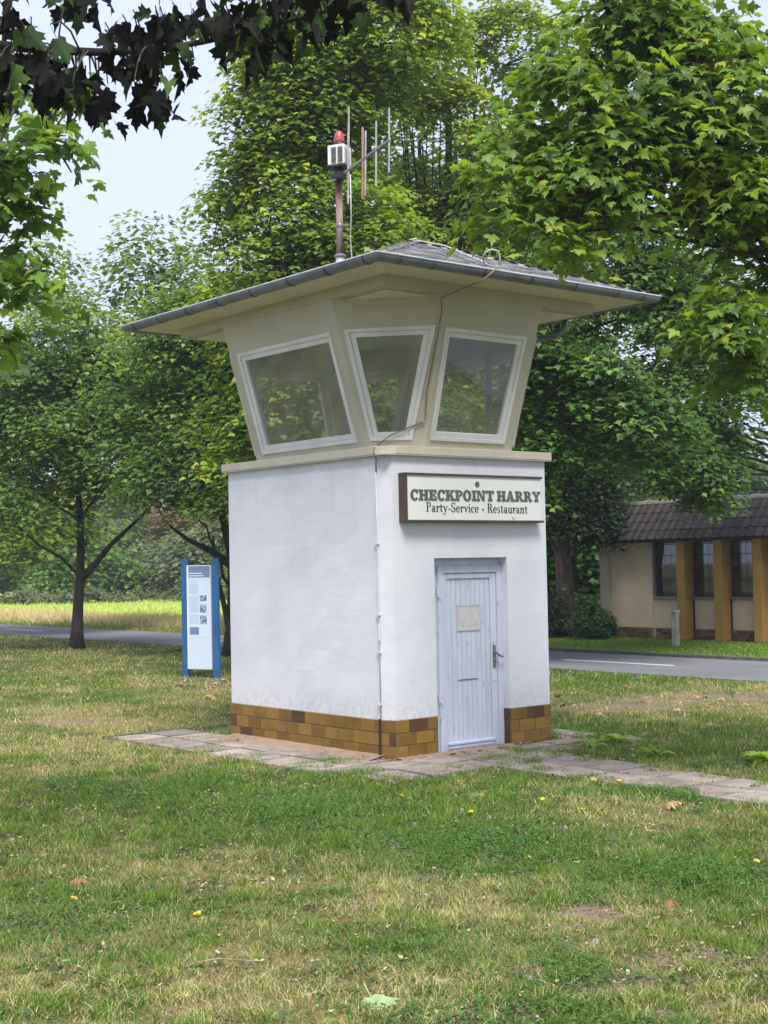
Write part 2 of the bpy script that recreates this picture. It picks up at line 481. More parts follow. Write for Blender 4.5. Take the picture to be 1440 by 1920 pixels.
def in_pave(x, y):
    r = np.zeros(x.shape, bool)
    for (a, b_, c, d_) in ((-1.02, 0, -.02, 3.98), (-.86, 1.52, -1.06, 0), (1.52, 3.0, -.72, 0), (2.30, 3.0, -.02, .62), (.42, 1.44, -5.2, -1.06)):
        r |= (x > a) & (x < b_) & (y > c) & (y < d_)
    # ragged edge where turf creeps over the slabs
    edge = np.minimum.reduce([np.where((x > a) & (x < b_) & (y > c) & (y < d_), np.minimum(np.minimum(x - a, b_ - x), np.minimum(y - c, d_ - y)), 9.0)
                              for (a, b_, c, d_) in ((-1.02, 0, -.5, 3.98), (-.86, 1.52, -1.06, 0.5), (1.3, 3.0, -.72, .3), (.42, 1.44, -5.2, -.5))])
    r &= edge > (fbm(x, y, 3.1, 3) - .34) * .85
    for (a, b_, rr) in _GAPS:
        r &= np.hypot(x - a, y - b_) > rr * (0.6 + .8 * fbm(x, y, 5, 2))
    r |= (x > 0) & (x < 2.25) & (y > 0) & (y < 2.93)
    return r

ROAD_X0, ROAD_X1 = 9.75, 13.35
_a = math.atan2(F2.y, F2.x)
def to_site(x, y):
    dx = x - CAM.x; dy = y - CAM.y
    return dx * RT.x + dy * RT.y, dx * F2.x + dy * F2.y

BARE = [(-4.1, 18.7, .9, .45, .9), (-3.4, 18.3, .5, .3, .6), (4.0, 19.8, 2.6, 1.5, .95), (2.6, 18.9, .8, .9, .55), (-3.0, 24.2, .9, 2.2, .9), (1.15, 8.06, .2, .2, 1.5), (.36, 9.0, .24, .17, 1.5),
        (1.1, 6.75, .34, .22, 1.1), (1.45, 7.2, .35, .18, 1.1), (.55, 6.3, .3, .15, .5), (1.7, 7.0, .3, .2, .6), (1.25, 6.2, .4, .2, .6), (1.55, 10.6, .3, .3, .5), (-.1, 7.6, .2, .12, .35), (-1.5, 9.0, .25, .1, .4),
        (-.95, 6.4, .3, .15, .35), (-3.6, 30.0, .6, 1.5, .5), (2.0, 11.0, .4, .4, .6)]
def fields(x, y):
    """dryness, bare soil, clover (all 0..1) for points on the lawn."""
    r, d = to_site(x, y)
    n1 = fbm(x, y, .55, 4); n2 = fbm(x + 40, y - 13, 1.7, 4); n3 = fbm(x - 9, y + 31, 4.5, 3); n4 = fbm(x + 19, y + 3, 7.0, 3)
    dry = .37 + 1.1 * (n1 - .5) + 1.3 * (n2 - .5) + 1.2 * (n3 - .5)
    dry = dry + .24 * sstep(9.0, 6.2, d) - .34 * np.exp(-((d - 12.0) / 2.0) ** 2) * sstep(1.4, -.8, r) - .22 * sstep(9.5, 10.5, d) * sstep(14.5, 12.0, d)
    dry = dry + .42 * np.exp(-((d - 17.8) / 2.6) ** 2) * sstep(-1.0, -2.2, r) - .25 * np.exp(-((d - 15.5) / 1.2) ** 2) * sstep(-2., -4.0, r)
    dry = dry - .4 * np.exp(-(((r - 3.2) / 1.6) ** 2 + ((d - 15.6) / 1.8) ** 2))
    dry = dry - .4 * sstep(21.5, 24.5, d) * sstep(1.0, 2.5, r)
    bare = np.zeros_like(x)
    for (a, b_, sr, sd, w) in BARE:
        q = ((r - a) / sr) ** 2 + ((d - b_) / sd) ** 2
        bare = np.maximum(bare, w * np.exp(-q * (.5 + 1.0 * n4)) * np.clip(2.6 * n4 - .45, 0, 1.3))
    bare = np.clip(bare + .9 * sstep(.62, .74, n2) * sstep(.52, .64, n3) * sstep(8.5, 6.5, d), 0, 1)
    bare = np.maximum(bare, .62 * np.clip(2.4 * n4 - .5, 0, 1) * sstep(25.5, 28.5, d) * sstep(-1.5, -2.5, r))  # thin turf under the maples, where their shade is painted on the ground
    clov = np.maximum.reduce([np.exp(-(((r - .62) / .75) ** 2 + ((d - 9.9) / .75) ** 2)), .8 * np.exp(-(((r - 1.9) / .6) ** 2 + ((d - 8.9) / .55) ** 2)),
                              .7 * np.exp(-(((r + .7) / .7) ** 2 + ((d - 11.4) / .9) ** 2)), .55 * np.exp(-(((r + 1.9) / .7) ** 2 + ((d - 8.0) / .6) ** 2)), .5 * np.exp(-(((r - .2) / .5) ** 2 + ((d - 7.3) / .4) ** 2))])
    clov = np.clip(clov * (.5 + 1.0 * n2) + .5 * sstep(.60, .72, fbm(x + 3, y + 77, 1.1, 3)), 0, 1)
    return np.clip(dry - .5 * clov, 0, 1), bare, clov

# ------------------------------------------------------------------ ground
def steps(edges):
    out = []
    for (a, b_, s) in edges:
        n = max(1, int(round((b_ - a) / s)))
        out += list(np.linspace(a, b_, n, endpoint=False))
    return np.array(out + [edges[-1][1]])
_d = steps([(-60, 0, 12), (0, 5, 1), (5, 12, .07), (12, 20, .10), (20, 36, .22), (36, 60, 1), (60, 140, 8), (140, 700, 70)])
_r = steps([(-500, -60, 55), (-60, -12, 4), (-12, -6, .4), (-6, 6, .09), (6, 12, .4), (12, 60, 4), (60, 500, 55)])
_R, _D = np.meshgrid(_r, _d)
gxw = CAM.x + RT.x * _R + F2.x * _D; gyw = CAM.y + RT.y * _R + F2.y * _D
gx_, gy_ = gxw.ravel(), gyw.ravel()
dry, bare, clov = fields(gx_, gy_)
calm = sstep(34, 26, _D.ravel())
gz = ((fbm(gx_, gy_, .8, 3) - .5) * .05 + (fbm(gx_, gy_, 4.0, 3) - .5) * .025) * calm
pv = in_pave(gx_, gy_)
near_tower = np.maximum.reduce([np.abs(gx_ - 1.0) - 2.4, np.abs(gy_ - 1.4) - 2.8])
gz = gz * sstep(-.2, 1.2, near_tower) - .012
gz = np.where((gx_ > ROAD_X0 - 1.5), -.012, gz)
soil = np.array((.225, .165, .12)); straw = np.array((.27, .215, .10)); turf = np.array((.055, .080, .022))
cols = turf + (straw - turf) * (dry * .8)[:, None]
soil_c = soil + (np.array((.085, .065, .042)) - soil) * (sstep(25.5, 28.5, _D.ravel()) * sstep(-1.5, -2.5, _R.ravel()))[:, None]      # maples' shade painted into the soil colour, over brown leaf mould
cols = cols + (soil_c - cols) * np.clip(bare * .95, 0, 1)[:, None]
cols = cols + (np.array((.235, .165, .115)) - cols) * pv[:, None]
cols = cols + (np.array((.05, .10, .025)) - cols) * (clov * .6)[:, None]
far = sstep(ROAD_X1 + 3, ROAD_X1 + 4, gx_)
cols = cols + (np.array((.09, .13, .035)) - cols) * far[:, None]
ni, nj = _R.shape
idx = np.arange(ni * nj).reshape(ni, nj)
fc = np.stack([idx[:-1, :-1], idx[:-1, 1:], idx[1:, 1:], idx[1:, :-1]], -1).reshape(-1, 4)
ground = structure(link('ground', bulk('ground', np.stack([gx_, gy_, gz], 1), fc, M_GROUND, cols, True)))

# road, centre line, kerb
road = structure(MB().box(ROAD_X0, ROAD_X1, -300, 420, -.05, 0.012).build('road', M_ASPHALT))
for y0 in [2.6 - 9.6 * k for k in (2, 1)] + [5.95 + 13.1 * k for k in range(-1, 9)]:
    m = MB().box(11.46, 11.58, y0, y0 + 2.75, .012, .017)
    structure(m.build('road_marking', M_LINE))
kerb = structure(bpy.data.objects.new('kerb', None)); COL.objects.link(kerb)
y = -12.0
while y < 24:
    MB().box(13.36, 13.50, y + .006, y + .994, -.05, .075 + random.uniform(-.008, .008), jit=.005).build('kerb_stone', M_KERB, kerb, .01)
    y += 1.0

# field across the road: low crop
M_CROP = mat('crop_green', (.42, .49, .12), .9, (.36, .43, .10), .2)
_fm = MB(); _fm.add([(19.0, 27, .02), (75, 27, .02), (75, 330, .02), (19.0, 330, .02)], [(0, 1, 2, 3)])
structure(_fm.build('field', M_CROP))

# paving slabs
paving = structure(bpy.data.objects.new('paved_apron', None)); COL.objects.link(paving)
_gapc = [(a, b_, r) for a, b_, r in _GAPS]
for (x0, x1, y0, y1) in PAVE:
    cx, cy = (x0 + x1) / 2, (y0 + y1) / 2
    if any(math.hypot(cx - a, cy - b_) < r * .75 for a, b_, r in _gapc):
        continue
    m = MB(); g = random.uniform(.002, .007)
    hz = .012 + random.uniform(-.006, .008)
    n = 3
    xs = np.linspace(x0 + g, x1 - g, n + 1); ys = np.linspace(y0 + g, y1 - g, n + 1)
    tx, ty = random.uniform(-.016, .016), random.uniform(-.016, .016)
    top = [(x + random.uniform(-.004, .004), yy + random.uniform(-.004, .004), hz + tx * (x - cx) + ty * (yy - cy) + random.uniform(-.0015, .0015)) for yy in ys for x in xs]
    w = n + 1
    fs = [(j * w + i, j * w + i + 1, (j + 1) * w + i + 1, (j + 1) * w + i) for j in range(n) for i in range(n)]
    ring = [i for i in range(w)] + [j * w + n for j in range(1, w)] + [n * w + i for i in range(n - 1, -1, -1)] + [j * w for j in range(n - 1, 0, -1)]
    k = len(top)
    bot = [(top[i][0], top[i][1], -.06) for i in ring]
    L_ = len(ring)
    fs += [(ring[(i + 1) % L_], ring[i], k + i, k + (i + 1) % L_) for i in range(L_)]
    m.add(top + bot, fs)
    m.build('paving_slab', M_SLAB, paving)
# the thin kerb edging of the apron's far end
MB().box(-1.08, .62, 3.99, 4.05, -.08, .02, jit=.004).build('edging_stone', M_KERB, paving)

# ------------------------------------------------------------------ watch tower
tower = thing('watch_tower', (1.125, 1.46, 0), 'small white watch tower with olive beige lookout cabin and overhanging hipped roof', 'watch tower')
A, B = 2.251, 2.923
HW = 3.077
C1, C2 = .165, .067                                # the narrow cut corner
OX0, OX1, OZ = .611, 1.645, 2.022                  # door opening
T = .24
# body: left wall, corner facet, right wall in pieces round the door, back walls
def body_wall():
    m = MB(); zt = HW
    def quad(p): m.add(p, [(0, 1, 2, 3)])
    # outer skin subdivided into vertical strips so the plaster is not perfectly plane
    def skin(a, b_, z0, z1, nx, nz, nrm, amp=.004):
        vs = []
        for j in range(nz + 1):
            for i in range(nx + 1):
                s, t = i / nx, j / nz
                w = amp * (random.random() - .5) * 2 if 0 < i < nx and 0 < j < nz else 0
                vs.append((a[0] + (b_[0] - a[0]) * s + nrm[0] * w, a[1] + (b_[1] - a[1]) * s + nrm[1] * w, z0 + (z1 - z0) * t))
        W = nx + 1
        m.add(vs, [(j * W + i, j * W + i + 1, (j + 1) * W + i + 1, (j + 1) * W + i) for j in range(nz) for i in range(nx)])
    skin((0, B), (0, C1), .40, zt, 10, 12, (-1, 0))
    skin((0, C1), (C2, 0), .40, zt, 1, 12, (-.7, -.7), 0)
    skin((C2, 0), (OX0, 0), .40, OZ, 3, 8, (0, -1), .002)
    skin((OX1, 0), (A, 0), .40, OZ, 3, 8, (0, -1), .002)
    # above the door (shares the same corner columns)
    skin((C2, 0), (OX0, 0), OZ, zt, 3, 4, (0, -1), .002)
    skin((OX0, 0), (OX1, 0), OZ, zt, 4, 4, (0, -1), .003)
    skin((OX1, 0), (A, 0), OZ, zt, 3, 4, (0, -1), .002)
    skin((A, 0), (A, B), .40, zt, 6, 6, (1, 0))
    skin((A, B), (0, B), .40, zt, 6, 6, (0, 1))
    # reveal of the door opening
    quad([(OX0, 0, .40), (OX0, T, .40), (OX0, T, OZ), (OX0, 0, OZ)])
    quad([(OX1, T, .40), (OX1, 0, .40), (OX1, 0, OZ), (OX1, T, OZ)])
    quad([(OX0, 0, OZ), (OX0, T, OZ), (OX1, T, OZ), (OX1, 0, OZ)])
    return m
body_wall().build('wall', M_WALL, tower)
# plinth core (mortar) with the glazed clinker tiles proud of it
pl = MB()
E_ = .004
pl.hexa([(-E_, C1, 0), (C2, -E_, 0), (OX0 - .002, -E_, 0), (OX0 - .002, T, 0), (-E_, T, 0)][::-1], [(-E_, C1, .402), (C2, -E_, .402), (OX0 - .002, -E_, .402), (OX0 - .002, T, .402), (-E_, T, .402)][::-1])
pl.box(-E_, T, T, B + E_, 0, .402)
pl.box(OX1 + .002, A + E_, -E_, T, 0, .402)
pl.box(A - T, A + E_, T, B + E_, 0, .402)
pl.box(T, A - T, B - T, B + E_, 0, .402)
plinth = pl.build('plinth', M_MORTAR, tower)
tcache = {}
def tile(p, u, n, w, h, dark=False):
    """One clinker tile: centre p, along u, outward n."""
    key = (round(w, 3), round(h, 3), dark)
    if key not in tcache:
        m = MB(); d = .011; c = .003
        a = [(-w / 2, 0, -h / 2), (w / 2, 0, -h / 2), (w / 2, 0, h / 2), (-w / 2, 0, h / 2)]
        b_ = [(x, d - c, z) for x, _, z in a]
        e = [(x * (1 - 2 * c / w), d, z * (1 - 2 * c / h)) for x, _, z in a]
        m.hexa(a, b_); m.add(b_ + e, [(i, (i + 1) % 4, 4 + (i + 1) % 4, 4 + i) for i in range(4)] + [(4, 5, 6, 7)])
        tcache[key] = m.mesh('tile', M_TILE_DARK if dark else M_TILE)
    o = link('tile', tcache[key], plinth)
    u = V(u).normalized(); n = V(n).normalized()
    R = Matrix((u, n, u.cross(n))).transposed().to_4x4()
    tilt = Matrix.Rotation(random.uniform(-.012, .012), 4, 'Y') @ Matrix.Rotation(random.uniform(-.008, .008), 4, 'Z')
    mw = Matrix.Translation(V(p) + n * random.uniform(0, .0025)) @ R @ tilt
    o.matrix_basis = mw
TW, TH, J_ = .236, .122, .008
def course(a, b_, n, z0, h, first, dark_at=()):
    a, b_ = V(a), V(b_); u = (b_ - a).normalized(); L_ = (b_ - a).length
    s = 0.0; k = 0
    w = first
    while s < L_ - .02:
        e = min(s + w, L_)
        if e - s > .03:
            c = a + u * ((s + e) / 2); c.z = z0 + h / 2
            tile(c, u, n, round(e - s - J_, 3), h - J_, k in dark_at or random.random() < .015)
        s = e; w = TW + J_; k += 1
for ci, (z0, h) in enumerate(((.272, .130), (.142, .130), (.012, .130))):
    f = (.244, .122, .20)[ci]
    course((-E_, B + E_, 0), (-E_, C1, 0), (-1, 0, 0), z0, h, f, ((5,), (), ())[ci])
    course((-E_, C1, 0), (C2, -E_, 0), (-C1, -C2, 0), z0, h, .19 if ci != 1 else .10, ((), (1,), ())[ci])
    course((C2, -E_, 0), (OX0, -E_, 0), (0, -1, 0), z0, h, (.16, .244, .14)[ci], ((1,), (), ())[ci])
    course((OX1, -E_, 0), (A + E_, -E_, 0), (0, -1, 0), z0, h, (.25, .12, .2)[ci], ((1,), (), ())[ci])
    course((A + E_, -E_, 0), (A + E_, B, 0), (1, 0, 0), z0, h, f)
    course((A, B + E_, 0), (0, B + E_, 0), (0, 1, 0), z0, h, f)
    course((OX1 + .002, T - .1, 0), (OX1 + .002, -E_, 0), (-1, 0, 0), z0, h, .20, (0,))

# inside of the lower room and floor under the cabin
MB().box(-.055, A + .055, -.055, B + .055, 3.07, 3.079).build('cabin_floor', M_INNER, tower)
# ledge between body and cabin: a frame so that the cut corner shows
LO = .06
def oct_pts(o, z, c1, c2):
    return [(-o, c1, z), (c2, -o, z), (A + o, -o, z), (A + o, B + o, z), (-o, B + o, z)]
lm = MB(); lm.hexa(oct_pts(LO, 3.080, .12, .085)[::-1], oct_pts(LO, 3.166, .12, .085)[::-1])
lm.v = lm.v
lm.build('ledge', M_CABIN, tower, .006)

# cabin: eight leaning facets
xL = lambda z: .066 - .2922 * (z - 3.30)
yF = lambda z: -.031 - .3015 * (z - 3.30)
MX, MY = 2.27, 2.928                                # mirror sums
xR = lambda z: MX - xL(z)
yB = lambda z: MY - yF(z)
YA, YB_ = .432, 2.469
def xa(z): return .517 - .0515 * (z - 3.30)
def xb(z): return MX - xa(z)
Z0, Z1 = 3.166, 4.679
E1 = lambda z: V((xL(z), YB_, z)); E2 = lambda z: V((xL(z), YA, z))
E3 = lambda z: V((xa(z), yF(z), z)); E4 = lambda z: V((xb(z), yF(z), z))
E5 = lambda z: V((xR(z), YA, z)); E6 = lambda z: V((xR(z), YB_, z))
E7 = lambda z: V((xb(z), yB(z), z)); E8 = lambda z: V((xa(z), yB(z), z))
def facet(ea, eb):
    n = (eb(Z0) - ea(Z0)).cross(ea(Z1) - ea(Z0)).normalized()
    return lambda s, z, d=0.0: ea(z).lerp(eb(z), s) + n * d
# (edge a, edge b, outer window corners BL BR TR TL, glass corners)
def straight(yo, yg, zo, zg):
    return [(yo[0], zo[0]), (yo[1], zo[0]), (yo[1], zo[1]), (yo[0], zo[1])], [(yg[0], zg[0]), (yg[1], zg[0]), (yg[1], zg[1]), (yg[0], zg[1])]
L_ = YB_ - YA
left_o, left_g = straight(((YB_ - 2.314) / L_, (YB_ - .566) / L_), ((YB_ - 2.19) / L_, (YB_ - .632) / L_), (3.243, 4.372), (3.335, 4.275))
W_ = xb(3.9) - xa(3.9)
fr_o, fr_g = straight(((.542 - xa(3.9)) / W_, (1.655 - xa(3.9)) / W_), ((.614 - xa(3.9)) / W_, (1.545 - xa(3.9)) / W_), (3.240, 4.362), (3.33, 4.27))
ch_o = [(.075, 3.245), (.775, 3.245), (.953, 4.379), (.053, 4.379)]
ch_g = [(.225, 3.332), (.655, 3.332), (.835, 4.290), (.160, 4.290)]
mir = lambda q: [(1 - q[1][0], q[1][1]), (1 - q[0][0], q[0][1]), (1 - q[3][0], q[3][1]), (1 - q[2][0], q[2][1])]
facets = [(E1, E2, left_o, left_g), (E2, E3, ch_o, ch_g), (E3, E4, fr_o, fr_g), (E4, E5, mir(ch_o), mir(ch_g)), (E5, E6, mir(left_o), mir(left_g)),
          (E6, E7, ch_o, ch_g), (E7, E8, mir(fr_o), mir(fr_g)), (E8, E1, mir(ch_o), mir(ch_g))]
for fi, (ea, eb, wo, wg) in enumerate(facets):
    P = facet(ea, eb)
    D = -.09
    outer = [(0, Z0), (1, Z0), (1, Z1), (0, Z1)]
    m = MB()
    m.ring([P(s, z) for s, z in outer], [P(s, z) for s, z in wo], [P(s, z, D) for s, z in outer], [P(s, z, D) for s, z in wo])
    m.m = [1 if i % 4 == 1 else 0 for i in range(len(m.m))]      # inner faces carry the pale inside paint
    m.build('cabin_wall', [M_CABIN, M_INNER], tower)
    # painted window: casing, sash set back a little, pane
    def inset(q, f):
        return [(q[i][0] + (wg[i][0] - q[i][0]) * f, q[i][1] + (wg[i][1] - q[i][1]) * f) for i in range(4)]
    mid = inset(wo, .45)
    fr = MB()
    fr.ring([P(s, z, .016) for s, z in wo], [P(s, z, .016) for s, z in mid], [P(s, z, -.085) for s, z in wo], [P(s, z, -.085) for s, z in mid])
    wf = fr.build('window', M_WFRAME, tower, .004)
    sa = MB(); m2 = inset(wo, .47)
    sa.ring([P(s, z, .006) for s, z in m2], [P(s, z, .006) for s, z in wg], [P(s, z, -.04) for s, z in m2], [P(s, z, -.04) for s, z in wg])
    sa.build('sash', M_WFRAME, wf, .004)
    gl = MB(); g2 = [(s + (0.5 - s) * -.02, z + (3.8 - z) * -.02) for s, z in wg]
    gl.add([P(s, z, -.018) for s, z in g2], [(0, 1, 2, 3)])
    gl.build('pane', M_GLASS, wf)
# slim joint battens at the facet edges and the weatherboard strip on the ledge front
for ea in (E2, E3):
    pass
# ring beam under the soffit (its underside is the cabin ceiling)
rb = MB().box(xL(Z1) - .004, xR(Z1) + .004, yF(Z1) - .004, yB(Z1) + .004, 4.680, 4.792)
rb.build('ring_beam', M_CABIN, tower, .004)
MB().box(xL(Z1) + .13, xR(Z1) - .13, yF(Z1) + .13, yB(Z1) - .13, 4.662, 4.676).build('ceiling', mat('white_ceiling', (.78, .77, .75), .8, (.68, .66, .63), 2.0), tower)
# roof: soffit, fascia and four slopes up to the peak
EX0, EX1, EY0, EY1 = -.857, 3.142, -.974, 3.87       # gutter outer edges
G = .125
RX0, RX1, RY0, RY1 = EX0 + G, EX1 - G, EY0 + G, EY1 - G
APX = V((1.56, 1.30, 5.655)); ZE = 4.872
rm = MB()
lo = [(RX0, RY0, 4.790), (RX1, RY0, 4.790), (RX1, RY1, 4.790), (RX0, RY1, 4.790)]
hi = [(x, y, ZE if x > 0 else 4.845) for x, y, _ in lo]
rm.add(lo + hi + [tuple(APX)], [(3, 2, 1, 0), (0, 1, 5, 4), (1, 2, 6, 5), (2, 3, 7, 6), (3, 0, 4, 7)], 0)
rm.add(hi + [tuple(APX)], [(0, 1, 4), (1, 2, 4), (2, 3, 4), (3, 0, 4)], 1)
roof = rm.build('roof', [M_SOFFIT, M_SHINGLE], tower)
# shingles: front slope piece by piece, the other slopes joined
shc = {}
def shingle_mesh(w, l):
    k = (round(w, 2), round(l, 2))
    if k not in shc:
        m = MB()
        m.add([(-w / 2, 0, 0), (w / 2, 0, 0), (w / 2 * .98, l, 0), (-w / 2 * .98, l, 0), (-w / 2, 0, .013), (w / 2, 0, .015), (w / 2 * .98, l, .004), (-w / 2 * .98, l, .004)],
              [(0, 1, 5, 4), (4, 5, 6, 7), (1, 2, 6, 5), (3, 0, 4, 7)])
        shc[k] = m.mesh('shingle', M_SHINGLE)
    return shc[k]
def slope(a, b_, joined):
    a, b_ = V(a), V(b_); u = (b_ - a).normalized(); L_ = (b_ - a).length
    foot = a + u * (APX - a).dot(u); up = (APX - foot); H = up.length; up.normalize(); n = u.cross(up)
    sa = (foot - a).length
    rows = 15; rh = H / rows; jm = MB(); cnt = 0
    for r in range(rows):
        t0 = r * rh; l0 = sa * t0 / H; l1 = L_ - (L_ - sa) * t0 / H
        wid = .165; s = l0 - (wid * .5 if r % 2 else 0)
        while s < l1:
            e0, e1 = max(s, l0), min(s + wid, l1); s += wid
            if e1 - e0 < .03: continue
            c = a + u * ((e0 + e1) / 2) + up * (t0 - .012 + random.uniform(-.006, .006)) + n * (.006 + random.uniform(0, .006))
            R = Matrix((u, up, n)).transposed().to_4x4()
            tl = Matrix.Rotation(math.radians(1.6) + random.uniform(-.012, .012), 4, 'X') @ Matrix.Rotation(random.uniform(-.03, .03), 4, 'Z')
            mw = Matrix.Translation(c) @ R @ tl
            me = shingle_mesh(e1 - e0 - .008, rh * 1.18)
            if joined:
                jm.add([mw @ v.co for v in me.vertices], [tuple(p.vertices) for p in me.polygons])
            else:
                o = link('shingle', me, roof); o.matrix_basis = mw; cnt += 1
    if joined:
        return jm
slope(hi[0], hi[1], False)
jm = MB()
for a, b_ in ((hi[1], hi[2]), (hi[2], hi[3]), (hi[3], hi[0])):
    s = slope(a, b_, True); jm.add(s.v, s.f)
jm.build('shingles', M_SHINGLE, roof, kind='stuff')
# hip caps
hc = MB()
for c in hi:
    c = V(c); n_ = 14
    for i in range(n_):
        p0 = c.lerp(APX, i / n_); p1 = c.lerp(APX, (i + 1.12) / n_)
        d_ = (p1 - p0).normalized(); sd = d_.cross(V((0, 0, 1))).normalized(); upn = sd.cross(d_)
        o_ = upn * (.022 + .006 * (i % 2))
        hc.add([p0 - sd * .075 + o_ - upn * .025, p0 + o_ + upn * .012, p0 + sd * .075 + o_ - upn * .025, p1 - sd * .07 + o_ - upn * .03, p1 + o_, p1 + sd * .07 + o_ - upn * .03],
               [(0, 1, 4, 3), (1, 2, 5, 4), (0, 2, 1)])
hc.build('hip_cap', M_SHINGLE, roof)
# half round gutter all round with its brackets
gr = .066
corners = [(EX0 + gr, EY0 + gr), (EX1 - gr, EY0 + gr), (EX1 - gr, EY1 - gr), (EX0 + gr, EY1 - gr)]
sg = [(-1, -1), (1, -1), (1, 1), (-1, 1)]
prof = [(math.cos(a), math.sin(a)) for a in np.linspace(0, -math.pi, 11)]
gp = [(gr * x, gr * z) for x, z in prof] + [(-(gr - .004), .004)] + [((gr - .006) * x, (gr - .006) * z + .004) for x, z in prof[::-1][1:]]
gp = [(x, z) for x, z in gp]
gv = []; gf = []
K = len(gp)
for (cx, cy), (sx, sy) in zip(corners, sg):
    for x, z in gp:
        gv.append((cx + sx * x, cy + sy * x, 4.842 + z))
for i in range(4):
    j = (i + 1) % 4
    for k in range(K):
        k2 = (k + 1) % K
        gf.append((i * K + k, j * K + k, j * K + k2, i * K + k2))
gm = MB(); gm.add(gv, gf)
for i in range(4):
    (cx, cy), (sx, sy) = corners[i], sg[i]; (dx, dy), (tx, ty) = corners[(i + 1) % 4], sg[(i + 1) % 4]
    gm.tube([(cx + sx * gr, cy + sy * gr, 4.848), (dx + tx * gr, dy + ty * gr, 4.848)], .009, 8, 1)
gutter = gm.build('gutter', [M_ZINC, mat('zinc_lip_highlight', (.62, .64, .66), .4, (.5, .52, .55), 8, metal=.3)], tower)  # pale bead colour paints in the highlight on the gutter lip
def bracket(p, along, out):
    m = MB(); n_ = 9; w = .012; rr = gr + .004
    a = []; b_ = []
    for t in np.linspace(0, -math.pi, n_):
        q = V(p) + V(out) * (rr * math.cos(t)) + V((0, 0, 4.842 + rr * math.sin(t)))
        a.append(q - V(along) * w); b_.append(q + V(along) * w)
    m.add(a + b_, [(i, i + 1, n_ + i + 1, n_ + i) for i in range(n_ - 1)])
    o = m.build('gutter_bracket', M_ZINC_DARK, gutter)
    s = o.modifiers.new('thick', 'SOLIDIFY'); s.thickness = .004
for t in (.20, .62, 1.27, 1.92, 2.57, 3.22, 3.62):
    bracket((EX0 + .1 + t, EY0 + gr, 0), (1, 0, 0), (0, -1, 0))
for t in (.12, .72, 1.35, 2.02, 2.66, 3.30, 3.92, 4.48):
    bracket((EX0 + gr, EY0 + .1 + t, 0), (0, 1, 0), (-1, 0, 0))
for t in (.7, 1.7, 2.7, 3.7):
    bracket((EX1 - gr, EY0 + .1 + t, 0), (0, 1, 0), (1, 0, 0))
    bracket((EX0 + .1 + t * .8, EY1 - gr, 0), (1, 0, 0), (0, 1, 0))
# down pipe elbow on the far right side
MB().tube([(EX1 - gr, .42, 4.80), (EX1 - gr, .42, 4.70), (EX1 - gr - .03, .44, 4.645), (EX1 - gr - .10, .48, 4.61), (2.42, .93, 4.42), (2.36, .97, 4.36), (2.34, .98, 3.2)], .036, 10).build('downpipe', M_ZINC, tower, smooth=True)

# door: frame, leaf with planks, rails, hinges, handle, paper notice
door = MB()
DX0, DX1, DZ = .735, OX1, 1.938
door.box(DX0, DX0 + .075, .085, .16, .0, DZ); door.box(DX1 - .075, DX1, .085, .16, .0, DZ); door.box(DX0 + .075, DX1 - .075, .085, .16, DZ - .075, DZ)
door.box(OX0, DX0, .11, .16, 0, OZ); door.box(DX0, DX1, .12, .16, DZ, OZ)
door_o = door.build('door', M_DOOR, tower, .004)
lx0, lx1 = DX0 + .08, DX1 - .08
st = MB()
st.box(lx0, lx0 + .045, .097, .135, .015, DZ - .08); st.box(lx1 - .085, lx1, .097, .135, .015, DZ - .08)
st.box(lx0 + .045, lx1 - .085, .097, .135, DZ - .135, DZ - .08); st.box(lx0 + .045, lx1 - .085, .093, .135, .015, .105)
st.build('leaf_frame', M_DOOR, door_o, .004)
px = lx0 + .047; n_pl = 9; pw = (lx1 - .087 - px) / n_pl
for i in range(n_pl):
    x0 = px + i * pw
    MB().box(x0 + .0025, x0 + pw - .0025, .108 + random.uniform(0, .003), .13, .107, DZ - .137).build('plank', M_DOOR, door_o, .003)
MB().box(px + pw * 2.1, px + pw * 6.2, .1035, .112, .735, .742).build('hatch_joint', M_ZINC_DARK, door_o)
rl = MB(); rl.box(lx0 + .02, lx1 - .06, .078, .098, .068, .098); rl.box(lx0 + .03, lx1 - .075, .086, .098, .030, .058)
rl.build('bottom_rail', M_DOOR, door_o, .006)
for z in (1.60, .50):
    MB().tube([(DX0 + .012, .078, z), (DX0 + .012, .078, z + .15)], .011, 8).box(DX0 - .02, DX0 + .03, .079, .087, z + .02, z + .13).build('hinge', M_DOOR, door_o)
hd = MB()
hd.box(lx1 - .065, lx1 - .025, .090, .099, .84, 1.08)
hd.tube([(lx1 - .045, .09, 1.0), (lx1 - .045, .045, 1.0), (lx1 - .06, .035, 1.0), (lx1 - .045, .033, .985), (lx1 - .02, .036, .97), (lx1 + .03, .04, .955)], .010, 8)
hd.tube([(lx1 - .045, .092, .91), (lx1 - .045, .072, .91)], .012, 8)
hd.build('handle', M_STEEL, door_o)
MB().box(lx1 - .06, lx1 - .02, .09, .0985, .70, .72).build('bolt', M_DOOR, door_o)
pn = MB()
pn.add([(1.012, .1045, 1.268), (1.318, .1045, 1.262), (1.315, .1045, 1.522), (1.010, .1045, 1.526)], [(0, 1, 2, 3)])
pn.build('paper_notice', M_PAPER, door_o)
for z in (1.252, 1.512):
    MB().box(1.0, 1.33, .1012, .1035, z, z + .02).build('tape_strip', M_TAPE, door_o)

